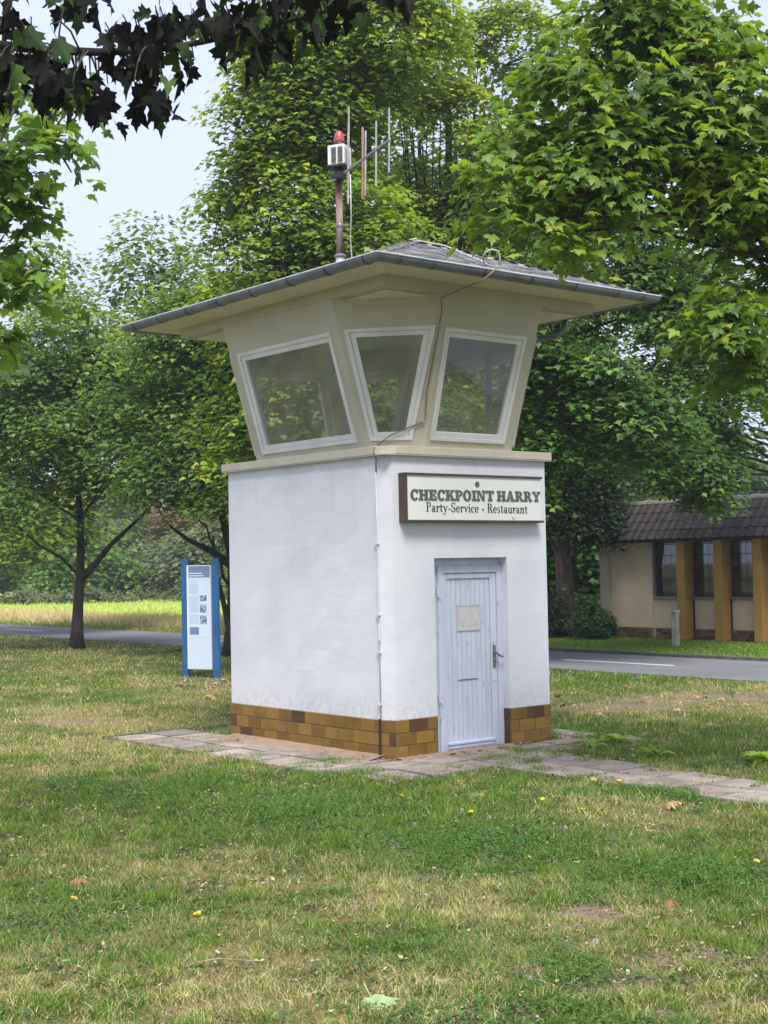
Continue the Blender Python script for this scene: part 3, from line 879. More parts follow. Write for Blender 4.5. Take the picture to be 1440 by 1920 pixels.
# ------------------------------------------------------------------ sign on the wall
sign = thing('wall_sign', (1.12, 0, 2.39), 'cream CHECKPOINT HARRY restaurant sign with brown frame on the white wall above the door', 'sign')
SX0, SX1, SZ0, SZ1, SY = .150, 2.112, 2.390, 2.892, -.105
MB().box(SX0 + .012, SX1 - .012, SY + .015, -.012, SZ0 + .02, SZ1 - .02).build('board', M_SIGN, sign, .003)
fr = MB()
fr.box(SX0, SX1, SY, -.002, SZ1 - .024, SZ1); fr.box(SX0, SX1 + .012, SY, -.002, SZ0, SZ0 + .024)
fr.box(SX0, SX0 + .035, SY, -.002, SZ0 + .024, SZ1 - .024)
fr.build('frame', M_SIGNFRAME, sign, .003)
MB().tube([(1.672, SY + .016, 2.452), (1.672, SY + .006, 2.452)], .017, 12).build('screw_cap', M_PANEL_SIDE, sign)

def rect(x0, y0, x1, y1): return [(x0, y0), (x1, y0), (x1, y1), (x0, y1)]
def arc(cx, cy, rx, ry, tx, ty, a0, a1, n=18):
    """Ring piece whose stroke is tx thick at the sides and ty thick at top and bottom: list of quads."""
    out = []
    for i in range(n):
        a = math.radians(a0 + (a1 - a0) * i / n); b_ = math.radians(a0 + (a1 - a0) * (i + 1) / n)
        out.append([(cx + (rx - tx) * math.cos(a), cy + (ry - ty) * math.sin(a)), (cx + rx * math.cos(a), cy + ry * math.sin(a)),
                    (cx + rx * math.cos(b_), cy + ry * math.sin(b_)), (cx + (rx - tx) * math.cos(b_), cy + (ry - ty) * math.sin(b_))])
    return out
def serif(x0, x1, y0, y1): return rect(x0, y0, x1, y1)
s_, w_ = .19, .31
BOLD = {
 'C': (.86, arc(.45, .5, .45, .53, .28, .19, 38, 322, 22) + [rect(.66, .62, .82, .98)]),
 'H': (1.06, [rect(.1, 0, .1 + w_, 1), rect(.66, 0, .66 + w_, 1), rect(.3, .42, .7, .60), rect(0, 0, .46, s_), rect(0, 1 - s_, .46, 1), rect(.57, 0, 1.03, s_), rect(.57, 1 - s_, 1.03, 1)]),
 'E': (.90, [rect(.1, 0, .1 + w_, 1), rect(0, 0, .84, s_), rect(0, 1 - s_, .82, 1), rect(.3, .42, .6, .58), rect(.56, .32, .66, .68), rect(.70, 0, .86, .36), rect(.68, .66, .83, 1)]),
 'K': (1.04, [rect(.1, 0, .1 + w_, 1), rect(0, 0, .46, s_), rect(0, 1 - s_, .46, 1), [(.34, .36), (.50, .36), (.90, .9), (.64, .9)], [(.42, .56), (.66, .62), (1.0, .1), (.66, .1)], rect(.58, 1 - s_, .98, 1), rect(.58, 0, 1.04, s_)]),
 'P': (.86, [rect(.1, 0, .1 + w_, 1), rect(0, 0, .48, s_), rect(0, 1 - s_, .42, 1)] + arc(.42, .69, .42, .31, .26, .14, -90, 90, 14)),
 'O': (.98, arc(.47, .5, .47, .53, .28, .19, 0, 360, 30)),
 'I': (.50, [rect(.11, 0, .11 + w_, 1), rect(0, 0, .49, s_), rect(0, 1 - s_, .49, 1)]),
 'N': (1.08, [rect(.1, 0, .27, 1), rect(.76, 0, .93, 1), [(.1, 1), (.36, 1), (.93, 0), (.70, 0)], rect(0, 0, .40, s_), rect(0, 1 - s_, .30, 1), rect(.63, 1 - s_, 1.05, 1)]),
 'T': (.94, [rect(.32, 0, .32 + w_, 1), rect(.20, 0, .72, s_), rect(0, 1 - s_, .91, 1), rect(0, .66, .14, 1), rect(.77, .66, .91, 1)]),
 'A': (1.04, [[(.08, .05), (.27, .05), (.55, 1.02), (.38, 1.02)], [(.38, 1.02), (.62, 1.02), (.95, .05), (.64, .05)], rect(.25, .26, .72, .40), rect(0, 0, .38, s_), rect(.54, 0, 1.02, s_)]),
 'R': (1.02, [rect(.1, 0, .1 + w_, 1), rect(0, 0, .46, s_), rect(0, 1 - s_, .42, 1)] + arc(.42, .72, .42, .28, .26, .13, -90, 90, 14) + [[(.42, .48), (.68, .50), (.98, .08), (.70, 0)], rect(.66, 0, 1.02, s_ * .9)]),
 'Y': (1.0, [rect(.36, 0, .36 + w_, .5), rect(.24, 0, .76, s_), [(.06, .92), (.34, .92), (.62, .42), (.36, .42)], [(.40, .42), (.62, .42), (.94, .92), (.72, .92)], rect(0, 1 - s_, .42, 1), rect(.58, 1 - s_, 1.0, 1)]),
}
k_, h_ = .095, .03
X_ = .60
def thinserif(x0, x1, y): return rect(x0, y - h_ / 2 if y > .1 else y, x1, y + h_ / 2 if y > .1 else y + h_)
THIN = {
 'P': (.52, [rect(.08, 0, .08 + k_, 1), rect(.0, 0, .26, h_), rect(0, 1 - h_, .22, 1)] + arc(.2, .74, .28, .26, .095, .03, -90, 90, 12)),
 'R': (.60, [rect(.08, 0, .08 + k_, 1), rect(.0, 0, .26, h_), rect(0, 1 - h_, .22, 1)] + arc(.2, .76, .28, .24, .095, .03, -90, 90, 12) + [[(.26, .52), (.36, .52), (.52, .04), (.42, 0)], rect(.44, 0, .58, h_)]),
 'S': (.50, arc(.24, .755, .21, .26, .06, .045, 40, 270, 12) + arc(.24, .25, .21, .265, .075, .045, 90, -150, 12) + [[(.05, .70), (.13, .66), (.44, .32), (.37, .28)], rect(.40, .72, .425, .98), rect(.03, .04, .055, .30)]),
 'a': (.44, [rect(.25, .04, .25 + k_, .45), rect(.25, 0, .43, h_)] + arc(.20, .43, .145, .19, .05, .035, 0, 170, 10) + arc(.18, .17, .16, .185, .085, .035, 30, 360, 14)),
 'r': (.36, [rect(.07, 0, .07 + k_, X_), rect(0, 0, .24, h_), rect(0, X_ - h_, .1, X_)] + arc(.24, .44, .11, .17, .04, .06, 20, 160, 8) + [rect(.27, .44, .36, .56)]),
 't': (.32, [rect(.09, .08, .09 + k_, .78), rect(0, X_ - h_, .29, X_)] + arc(.20, .12, .11, .13, .05, .035, 180, 330, 8)),
 'y': (.48, [[(.03, X_), (.14, X_), (.30, .02), (.22, .02)], [(.40, X_), (.435, X_), (.20, -.24), (.16, -.24)], rect(0, X_ - h_, .19, X_), rect(.33, X_ - h_, .48, X_)] + arc(.10, -.20, .09, .075, .05, .04, 180, 360, 8)),
 '-': (.30, [rect(.03, .27, .25, .335)]),
 'e': (.42, arc(.20, .30, .19, .32, .085, .035, 0, 320, 20) + [rect(.06, .30, .37, .335)]),
 'v': (.46, [[(.04, X_), (.15, X_), (.28, 0), (.21, 0)], [(.37, X_), (.40, X_), (.25, 0), (.22, 0)], rect(0, X_ - h_, .19, X_), rect(.31, X_ - h_, .46, X_)]),
 'i': (.25, [rect(.07, 0, .07 + k_, X_), rect(0, 0, .235, h_), rect(0, X_ - h_, .1, X_)] + arc(.117, .84, .055, .065, .054, .064, 0, 360, 10)),
 'c': (.40, arc(.20, .30, .19, .32, .085, .035, 45, 315, 18) + [rect(.27, .44, .36, .56)]),
 '*': (.50, arc(.25, .30, .085, .105, .084, .104, 0, 360, 14)),
 's': (.36, arc(.17, .445, .14, .165, .05, .035, 40, 270, 10) + arc(.17, .155, .14, .165, .055, .035, 90, -150, 10) + [[(.035, .42), (.09, .38), (.305, .20), (.25, .16)]]),
 'u': (.50, [rect(.07, .14, .07 + k_, X_), rect(.32, 0, .32 + k_, X_), rect(0, X_ - h_, .1, X_), rect(.25, X_ - h_, .35, X_), rect(.40, 0, .48, h_)] + arc(.22, .14, .15, .15, .08, .04, 180, 350, 10)),
 'n': (.52, [rect(.07, 0, .07 + k_, X_), rect(.34, 0, .34 + k_, .44), rect(0, 0, .23, h_), rect(.28, 0, .50, h_), rect(0, X_ - h_, .1, X_)] + arc(.285, .43, .15, .18, .085, .045, 0, 165, 10)),
 ' ': (.24, []),
}
def lettering(text, table, x0, x1, zb0, zb1, capz, material, parent, y, gap=.02, dep=.004, sp=.35):
    tot = sum((table[c][0] if c in table else sp) + gap for c in text) - gap
    k = (x1 - x0) / tot; x = 0
    for c in text:
        if c == ' ':
            x += sp + gap; continue
        wdt, polys = table[c]
        m = MB()
        for i, q in enumerate(polys):
            dd = dep + .00012 * (i % 9) + .0004 * (i // 9 % 2)
            pts = []
            for (u, v) in q:
                xx = x0 + (x + u) * k
                zz = zb0 + (zb1 - zb0) * (xx - x0) / (x1 - x0) + v * capz
                pts.append((xx, zz))
            ar = sum(pts[j][0] * pts[(j + 1) % len(pts)][1] - pts[(j + 1) % len(pts)][0] * pts[j][1] for j in range(len(pts)))
            if ar < 0: pts = pts[::-1]
            m.hexa([(a, y, b_) for a, b_ in pts][::-1], [(a, y - dd, b_) for a, b_ in pts][::-1])
        m.build('letter', material, parent)
        x += wdt + gap
fy = SY + .0148
lettering('CHECKPOINT HARRY', BOLD, .232, 2.085, 2.612, 2.618, .112, M_LETTER, sign, fy, .035, .005, .26)
lettering('Party-Service * Restaurant', THIN, .438, 1.905, 2.500, 2.492, .096, M_LETTER_DK, sign, fy, .022, .004, .17)
MB().tube([(1.152, fy, 2.790), (1.152, fy - .005, 2.790)], .030, 20).build('round_dot', M_LETTER, sign)

# ------------------------------------------------------------------ earthing cable down the corner
def seg_face(P, s, z, d=.012): return tuple(P(s, z, d))
Pc = facet(E2, E3); Pr = facet(E3, E4)
cable = thing('earthing_cable', (0.03, .1, 0), 'thin pale cable looping over the gutter and running down the tower corner', 'cable')
ez = EY0
lp = [tuple(APX + V((-.06, 0, .03))), (1.45, 1.05, 5.62), (1.30, .50, 5.45), (1.06, -.10, 5.21), (.86, -.55, 5.04), (.72, -.80, 4.93), (.60, -.86, 4.93), (.52, -.93, 4.965), (.50, -.99, 5.0), (.55, -1.03, 5.03), (.62, -1.04, 5.02), (.655, -1.03, 4.97), (.64, -1.03, 4.89), (.56, -1.0, 4.80), (.50, -.92, 4.73), (.42, -.70, 4.68), (.36, -.48, 4.62)]
lp += [tuple(Pc(.99, 4.50, .03)), tuple(Pc(.985, 4.42, .014)), tuple(Pc(.98, 4.35, .014)), tuple(Pc(.955, 4.0, .014)), tuple(Pc(.93, 3.72, .014)), tuple(Pc(.95, 3.46, .014)), tuple(Pc(.94, 3.43, .02))]
lp += [tuple(Pc(.70, 3.37, .03)), tuple(Pc(.42, 3.30, .05)), tuple(Pc(.20, 3.21, .09)), (-.065, .11, 3.15), (-.068, .112, 3.09), (-.02, .14, 3.04), (-.012, .155, 2.9)]
MB().tube(lp[:13], .009, 6).build('cable_run', M_WIRE, cable, smooth=True)
MB().tube(lp[12:], .008, 6).build('cable_run', mat('brown_cable', (.21, .175, .12), .7, (.30, .26, .19), 12), cable, smooth=True)
MB().tube([(-.014, .157, 2.95), (-.012, .150, 2.3), (-.013, .150, 1.6), (-.012, .148, .42)], .007, 6).build('painted_run', M_WIRE_W, cable, smooth=True)
MB().tube([(-.028, .150, .415), (-.028, .150, .0)], .012, 8).build('black_conduit', M_BLACK, cable)
for z in (2.18, 1.46, 1.08, .56):
    MB().box(-.035, .0, .135, .165, z - .008, z + .008).tube([(-.02, .13, z), (-.02, .19, z)], .008, 6).build('clip', M_WIRE_W, cable)
MB().tube([(-.012, .150, 1.36), (-.012, .150, 1.20)], .014, 8).build('joint_sleeve', M_WIRE_W, cable)
for P, s, z in ((Pc, .98, 4.37), (Pc, .94, 3.43)):
    MB().tube([P(s, z, 0), P(s, z, .03)], .014, 8).build('clip', M_WIRE, cable)
rw = thing('roof_wire', tuple(APX), 'bare pale wire bent over the peak of the tower roof', 'wire')
MB().tube([APX + V((-.1, -.02, .03)), APX + V((0, 0, .06)), APX + V((.12, .16, .04)), APX + V((.3, .4, -.05))], .010, 6).tube([APX + V((0, -.02, .05)), APX + V((.14, .12, .07)), APX + V((.22, .16, .1))], .008, 6).build('bent_rod', M_WIRE, rw, smooth=True)

# ------------------------------------------------------------------ mast, beacon and aerial on the roof
mx, my = .0, .70
mast = thing('mast_pole', (mx, my, 5.10), 'rust red steel mast standing on the tower roof behind the gutter', 'mast')
MB().lathe((mx, my, 5.08), [(.045, 0), (.047, .10), (.043, .12)], 14).build('base_sleeve', M_WHITEBOX, mast, smooth=False)
MB().lathe((mx, my, 5.20), [(.065, 0), (.068, .012), (.05, .03)], 14).build('collar', M_STEEL, mast)
MB().lathe((mx, my, 5.21), [(.036, 0), (.036, .40), (.0355, .80)], 14).build('pole', M_RUST, mast, smooth=True)
MB().lathe((mx, my, 5.51), [(.039, 0), (.041, .01), (.041, .03), (.039, .04)], 14).tube([(mx + .03, my - .03, 5.53), (mx + .10, my - .08, 5.54)], .012, 6).build('clamp_band', M_STEEL, mast)
MB().lathe((mx, my, 5.99), [(.044, 0), (.046, .03), (.042, .09), (.05, .12), (.05, .15)], 12).box(mx - .09, mx + .05, my - .07, my + .03, 6.02, 6.07).build('head_clamp', M_BLACK, mast, .006)
beacon = thing('warning_beacon', (mx, my, 6.14), 'white louvred siren box with red warning lamp on top of the rusty mast', 'beacon')
ang = math.radians(28)
def rot(x, y): return mx + .015 + x * math.cos(ang) - y * math.sin(ang), my + x * math.sin(ang) + y * math.cos(ang)
def rbox(m, x0, x1, y0, y1, z0, z1):
    q = [rot(x0, y0), rot(x1, y0), rot(x1, y1), rot(x0, y1)]
    return m.hexa([(a, b_, z0) for a, b_ in q], [(a, b_, z1) for a, b_ in q])
rbox(MB(), -.105, .105, -.105, .105, 6.14, 6.165).build('base_plate', M_BLACK, beacon, .004)
rbox(MB(), -.095, .095, -.095, .095, 6.165, 6.375).build('housing', M_WHITEBOX, beacon, .008)
for i in range(9):
    for x0 in (-.080, -.005):
        m = MB(); z = 6.19 + i * .019
        q = [rot(x0, -.0955), rot(x0 + .055, -.0955), rot(x0 + .055, -.106), rot(x0, -.106)]
        m.hexa([(a, b_, z) for a, b_ in (q[0], q[1])] + [(a, b_, z - .007) for a, b_ in (q[2], q[3])], [(a, b_, z + .009) for a, b_ in (q[0], q[1])] + [(a, b_, z - .004) for a, b_ in (q[2], q[3])])
        m.build('louvre', M_WHITEBOX, beacon)
        m = MB()
        q2 = [rot(-.0955, x0), rot(-.0955, x0 + .055), rot(-.106, x0 + .055), rot(-.106, x0)]
        m.hexa([(a, b_, z) for a, b_ in (q2[0], q2[1])] + [(a, b_, z - .007) for a, b_ in (q2[2], q2[3])], [(a, b_, z + .009) for a, b_ in (q2[0], q2[1])] + [(a, b_, z - .004) for a, b_ in (q2[2], q2[3])])
        m.build('louvre', M_GREYMETAL, beacon)
MB().lathe((mx + .015, my, 6.375), [(.064, 0), (.066, .012), (.058, .04)], 16).build('lamp_base', M_BLACK, beacon)
MB().lathe((mx + .015, my, 6.415), [(.056, 0), (.057, .02), (.050, .07), (.040, .105), (.022, .125), (.001, .13)], 18).build('red_lamp', M_RED, beacon, smooth=True)
aer = thing('aerial', (mx, my, 6.05), 'directional aerial with upright metal rods on a slanted boom clamped to the mast', 'aerial')
ax = V((.74, -.55, 0)).normalized()
def bp(s): return V((mx - .03, my - .09, 6.045)) + V((RT.x, RT.y, 0)) * s * .98 + F2 * (s * -.25) + V((0, 0, 1)) * (s * .62)
MB().tube([bp(-.12), bp(.52)], .018, 8).build('boom', M_GREYMETAL, aer)
def rod(s, up, dn, mt, rr=.0105):
    c = bp(s) + V((-.02 * 0, 0, 0))
    MB().tube([c + V((0, 0, up)), c - V((.012, -.01, dn))], rr, 6).build('rod', mt, aer)
rod(.08, .40, .36, M_ALU); rod(.09, .66, .06, M_ALU, .010)
rod(.235, .34, .42, M_COPPERISH, .013); rod(.265, .28, .40, M_ALU); rod(.38, .30, .38, M_ALU); rod(.52, .34, .34, M_ALU)
MB().tube([bp(.085) + V((.01, 0, -.05)), bp(.085) + V((.012, 0, -.5)), (mx + .10, my - .05, 5.42), (mx + .115, my - .05, 5.2), (mx + .14, my - .08, 5.13), (mx + .2, my - .1, 5.13)], .007, 6).build('lead_wire', M_WIRE, aer, smooth=True)
MB().box(mx - .10, mx - .02, my - .13, my - .07, 6.0, 6.07).build('boom_clamp', M_BLACK, aer, .005)

# ------------------------------------------------------------------ information board
bx0, by0, bx1, by1 = 4.51, 11.44, 4.76, 10.80
board = thing('information_board', ((bx0 + bx1) / 2, (by0 + by1) / 2, 0), 'tall narrow information board with white printed panel between two blue posts on the grass', 'information board')
bu = V((bx1 - bx0, by1 - by0, 0)); BL = bu.length; bu.normalize(); bn = V((bu.y, -bu.x, 0))
if bn.dot(F2) > 0: bn = -bn
def bpt(s, z, d=0.0): return V((bx0, by0, z)) + bu * s + bn * d
for s in (0.0, BL):
    m = MB()
    n_ = 40; ring_a = []; ring_b = []
    for k in range(n_):
        a = 2 * math.pi * k / n_
        rr = .070 - (.012 if k % 8 == 0 else 0) - (.004 if k % 8 in (1, 7) else 0)
        q = bpt(s, 0) + bu * (rr * math.cos(a)) + bn * (rr * math.sin(a))
        ring_a.append((q.x, q.y, -.05)); ring_b.append((q.x, q.y, 2.13))
    m.hexa(ring_a[::-1] if False else ring_a, ring_b)
    po = m.build('post', M_BLUE, board)
    MB().tube([bpt(s, 2.13), bpt(s, 2.142)], .066, 20).build('post_cap', M_BLUE, po)
def panel(name, s0, s1, z0, z1, d0, d1, mt, parent):
    a = [bpt(s0, z0, d0), bpt(s1, z0, d0), bpt(s1, z1, d0), bpt(s0, z1, d0)]
    b_ = [bpt(s0, z0, d1), bpt(s1, z0, d1), bpt(s1, z1, d1), bpt(s0, z1, d1)]
    return MB().hexa(b_, a).build(name, mt, parent)
pf = panel('panel', .075, BL - .075, .14, 2.02, -.02, .05, M_PANEL_SIDE, board)
s0, s1 = .125, BL - .085
panel('print_sheet', s0 - .012, s1 + .006, .16, 2.012, .0502, .0525, M_PANEL, pf)
panel('title_field', s0, s1, 1.80, 2.005, .0526, .0545, M_PRINT_BLUE, pf)
for z, w in ((1.865, .30), (1.82, .335)):
    panel('text_line', s0 + .012, s0 + .012 + w, z, z + .018, .0546, .0555, M_PRINT_WHITE, pf)
for z in (1.735, 1.705):
    panel('text_line', s0 + .01, s0 + .205, z, z + .012, .0526, .0538, M_PRINT_PALE, pf)
for z0, z1 in ((1.50, 1.69), (1.17, 1.46), (.96, 1.13)):
    panel('text_column', s0 + .01, s0 + .215, z0, z1, .0526, .0536, M_PRINT_PALE, pf)
for z0, z1 in ((1.37, 1.475), (1.16, 1.31), (.955, 1.115)):
    panel('picture', s0 + .245, s0 + .395, z0, z1, .0526, .0545, M_PRINT_PHOTO, pf)
panel('blue_field', s0 + .01, s0 + .215, .765, .90, .0526, .0545, M_PRINT_BLUE, pf)
panel('rule_line', s0, s1, .715, .722, .0526, .0538, M_PRINT_PALE, pf)

# ------------------------------------------------------------------ restaurant building across the road
rest = thing('restaurant_building', (21, 4, 0), 'low beige building with ochre pillars, dark barred windows and brown tiled roof across the road', 'building')
FX = 18.75
def rb_(name, x0, x1, y0, y1, z0, z1, mt, parent=rest, bevel=0.0):
    return MB().box(x0, x1, y0, y1, z0, z1).build(name, mt, parent, bevel)
rb_('corner_pilaster', FX - .06, FX + .3, 13.92, 14.24, .0, 2.44, M_PLASTER3, bevel=.01)
rb_('wall', FX, FX + .25, 12.52, 13.918, .25, 2.44, M_PLASTER2)
rb_('wall', FX + .002, FX + .26, 12.478, 12.518, .02, 2.44, M_PLASTER3)
rb_('end_wall', FX + .3, 27.0, 14.0, 14.22, .0, 2.44, M_PLASTER2)
rb_('back_wall', 26.8, 27.0, -8, 13.99, 0, 2.44, M_PLASTER2)
bay = 1.115
ybay = [12.478 - bay * k for k in range(0, 14)]
ypl = [11.385 - 1.125 * k for k in range(0, 13)]       # pillars
prev = 12.478
brk = {}
def brick(x, yc, zc, w, h, parent):
    k = (round(w, 2), round(h, 2))
    if k not in brk:
        brk[k] = MB().box(0, .03, -w / 2, w / 2, -h / 2, h / 2, jit=.003).mesh('brick', M_BRICK2)
    o = link('brick', brk[k], parent); o.matrix_basis = Matrix.Translation((x - random.uniform(.02, .032), yc, zc)) @ Matrix.Rotation(random.uniform(-.02, .02), 4, 'X')
pl2 = rb_('plinth', FX + .012, FX + .2, -6, 13.9, 0, .248, M_MORTAR)
nb = 0
for k, yp in enumerate(ypl):
    pw2 = .125
    y1, y0 = prev, yp + pw2
    # recessed bay: parapet, sill, window
    rb_('parapet', FX + .004, FX + .2, y0 - .3, y1, .25, .96, M_PLASTER2)
    rb_('sill', FX - .04, FX + .2, y0 - .28, y1 - .002, .962, 1.035, M_SILL, bevel=.008)
    w = rb_('window', FX + .10, FX + .14, y0 - .28, y1 - .03, 1.037, 2.42, M_DARKWOOD)
    gy0, gy1 = y0 - .28 + .07, y1 - .10
    MB().add([(FX + .075, gy0, 1.10), (FX + .075, gy0, 2.36), (FX + .075, gy1, 2.36), (FX + .075, gy1, 1.10)], [(0, 1, 2, 3)]).build('pane', M_DARKGLASS, w)
    cu = MB(); nc = 26
    for i in range(nc + 1):
        t_ = i / nc
        yy = gy0 + (gy1 - gy0) * t_; xx = FX + .088 + .006 * math.sin(i * 1.9)
        cu.v += [(xx, yy, 2.36), (xx, yy, 1.93 - .22 * abs(2 * t_ - 1 + .2 * math.sin(k)) + .02 * math.sin(i * 1.9))]
    cu.f = [(2 * i, 2 * i + 2, 2 * i + 3, 2 * i + 1) for i in range(nc)]; cu.m = [0] * nc
    cu.build('curtain', M_CURTAIN, w)
    fm = MB()
    fm.ring([(FX + .06, y0 - .27, 1.04), (FX + .06, y1 - .035, 1.04), (FX + .06, y1 - .035, 2.415), (FX + .06, y0 - .27, 2.415)], [(FX + .06, gy0, 1.10), (FX + .06, gy1, 1.10), (FX + .06, gy1, 2.36), (FX + .06, gy0, 2.36)],
            [(FX + .099, y0 - .27, 1.04), (FX + .099, y1 - .035, 1.04), (FX + .099, y1 - .035, 2.415), (FX + .099, y0 - .27, 2.415)], [(FX + .099, gy0, 1.10), (FX + .099, gy1, 1.10), (FX + .099, gy1, 2.36), (FX + .099, gy0, 2.36)])
    fm.build('frame', M_DARKWOOD, w)
    if k < 5:
        nbar = 7
        for i in range(nbar):
            yb = gy0 + (gy1 - gy0) * (i + .5) / nbar
            MB().tube([(FX + .03, yb, 1.06), (FX + .03, yb, 2.38)], .006, 6).build('bar', M_BLACK, w)
        cb = MB()
        for z in (1.12, 1.42, 2.05, 2.32): cb.box(FX + .022, FX + .03, y0 - .26, y1 - .04, z, z + .02)
        cb.build('cross_bar', M_BLACK, w)
        sc = MB()
        sc.box(FX - .06, FX - .02, y1 - .055, y1 - .012, 1.10, 2.40).box(FX - .06, FX - .02, y1 - .06, y1 - .005, 1.10, 1.16)
        sc.build('shutter_rail', M_SILL, rest)
    rb_('pillar', FX - .30, FX + .16, yp - pw2, yp + pw2, .0, 2.43, M_OCHRE, bevel=.012)
    prev = yp - pw2 + .28
    if k < 6:
        for r_ in range(3):
            yy = y1 - .06 - (.11 if r_ % 2 else 0)
            while yy > y0 - .24:
                brick(FX + .012, yy - .1, .04 + r_ * .078, .205, .065, pl2); nb += 1
                yy -= .218
for r_ in range(3):
    yy = 13.88 - (.11 if r_ % 2 else 0)
    while yy > 12.72:
        brick(FX + .012, yy - .1, .04 + r_ * .078, .205, .065, pl2); yy -= .218
# mansard roof with interlocking tiles
rb_('eaves_board', FX - .34, FX + .3, -8, 14.5, 2.40, 2.455, M_DARKWOOD)
rf = MB(); rf.add([(FX - .42, -8, 2.455), (FX - .42, 14.55, 2.455), (FX + .36, 14.55, 3.36), (FX + .36, -8, 3.36), (27.4, -8, 3.36), (27.4, 14.55, 3.36), (27.4, 14.55, 2.455), (27.4, -8, 2.455)],
                  [(0, 1, 2, 3), (3, 2, 5, 4), (4, 5, 6, 7), (1, 6, 5, 2), (0, 3, 4, 7), (0, 7, 6, 1)])
roof2 = rf.build('roof', M_ROOFTILE, rest)
def pantile():
    m = MB(); n_ = 10; w = .245; L__ = .345
    a = []; b_ = []
    for i in range(n_ + 1):
        t = i / n_
        h = .030 * math.sin(math.pi * min(t / .55, 1)) if t < .55 else -.004 + .0
        a.append((t * w, 0, h + .018)); b_.append((t * w, L__, h))
    lowa = [(x, y, z - .016) for x, y, z in a]
    m.add(a + b_ + lowa, [(i, i + 1, n_ + 2 + i, n_ + 1 + i) for i in range(n_)] + [(2 * n_ + 2 + i, 2 * n_ + 3 + i, i + 1, i) for i in range(n_)])
    return m.mesh('roof_tile', M_ROOFTILE)
ptm = pantile()
upv = V((.78, 0, .905)).normalized(); uv_ = V((0, -1, 0)); nv = uv_.cross(upv)
if nv.x > 0: nv = -nv
rows = 4; rowh = 1.195 / rows
cnt = 0; rest_tiles = MB()
for r_ in range(rows):
    for i in range(92):
        p_ = V((FX - .43, 14.5 - i * .245, 2.45)) + upv * (r_ * rowh - .02 + random.uniform(-.006, .006)) + nv * (.02 + random.uniform(0, .006))
        R = Matrix((uv_, upv, nv)).transposed().to_4x4()
        mw = Matrix.Translation(p_) @ R @ Matrix.Rotation(random.uniform(-.015, .015), 4, 'Z')
        if i < 46:
            o = link('roof_tile', ptm, roof2); o.matrix_basis = mw
        else:
            rest_tiles.add([mw @ v.co for v in ptm.vertices], [tuple(p.vertices) for p in ptm.polygons])
rest_tiles.build('roof_tiles', M_ROOFTILE, roof2, kind='stuff')
for i in range(22):
    MB().tube([(FX + .40, 14.55 - i * .42, 3.375), (FX + .40, 14.55 - i * .42 - .45, 3.385)], [.085, .10], 8).build('ridge_tile', M_SILL, roof2)

# small pale marker post on the verge
mp_ = thing('marker_post', (16.55, 10.0, 0), 'short pale stone marker post on the verge in front of the building', 'post')
MB().box(16.47, 16.61, 9.93, 10.07, -.1, .72, jit=.012).build('shaft', M_STONEPOST, mp_, .02)
MB().box(16.462, 16.622, 9.92, 10.08, .722, .80, jit=.012).build('cap', M_STONEPOST, mp_, .02)
MB().box(16.448, 16.462, 9.975, 10.01, .40, .58).build('plate', M_PRINT_WHITE, mp_)

# ------------------------------------------------------------------ foliage
def maple_outline():
    h = [(.0, .0), (-.10, .16), (-.02, .40), (.10, .33), (.16, .36), (.34, .66), (.42, .48), (.54, .50), (.50, .20), (.70, .30), (.76, .14), (1.0, 0.0)]
    return h
def leaf_full(curl=.28):
    """Five-lobed maple leaf, fan from its heart: (verts, tris)."""
    h = maple_outline()
    pts = h + [(x, -y) for x, y in h[-2:0:-1]]
    v = [(.30, 0, .02)] + [(x, y, -curl * ((x - .3) ** 2 + y * y) - .06 * abs(y)) for x, y in pts]
    n = len(pts)
    f = [(0, 1 + i, 1 + (i + 1) % n) for i in range(n)]
    return np.array(v), np.array(f)
def leaf_mid():
    v = np.array([(0, 0, 0), (.16, .56, -.13), (.58, .22, -.06), (1.0, 0, -.18), (.58, -.22, -.06), (.16, -.56, -.13)])
    return v, np.array([(0, 2, 1), (0, 3, 2), (0, 4, 3), (0, 5, 4)])
def leaf_small():
    v = np.array([(0, 0, 0), (.45, .42, -.10), (1.0, 0, -.12), (.45, -.42, -.10)])
    return v, np.array([(0, 2, 1), (0, 3, 2)])
FULL, MID, SMALL = leaf_full(), leaf_mid(), leaf_small()

def norm(a): return a / np.maximum(np.linalg.norm(a, axis=-1, keepdims=True), 1e-9)
def leaf_frames(rng, dirs, nrm):
    t = norm(dirs - nrm * (dirs * nrm).sum(-1, keepdims=True))
    return t, np.cross(nrm, t), nrm
def place_leaves(shape, pos, t, b, n, size, cols):
    sv, sf = shape
    k = len(sv)
    V_ = pos[:, None, :] + size[:, None, None] * (sv[None, :, 0:1] * t[:, None, :] + sv[None, :, 1:2] * b[:, None, :] + sv[None, :, 2:3] * n[:, None, :])
    F_ = (np.arange(len(pos)) * k)[:, None, None] + sf[None]
    return V_.reshape(-1, 3), F_.reshape(-1, 3), np.repeat(cols, k, axis=0)

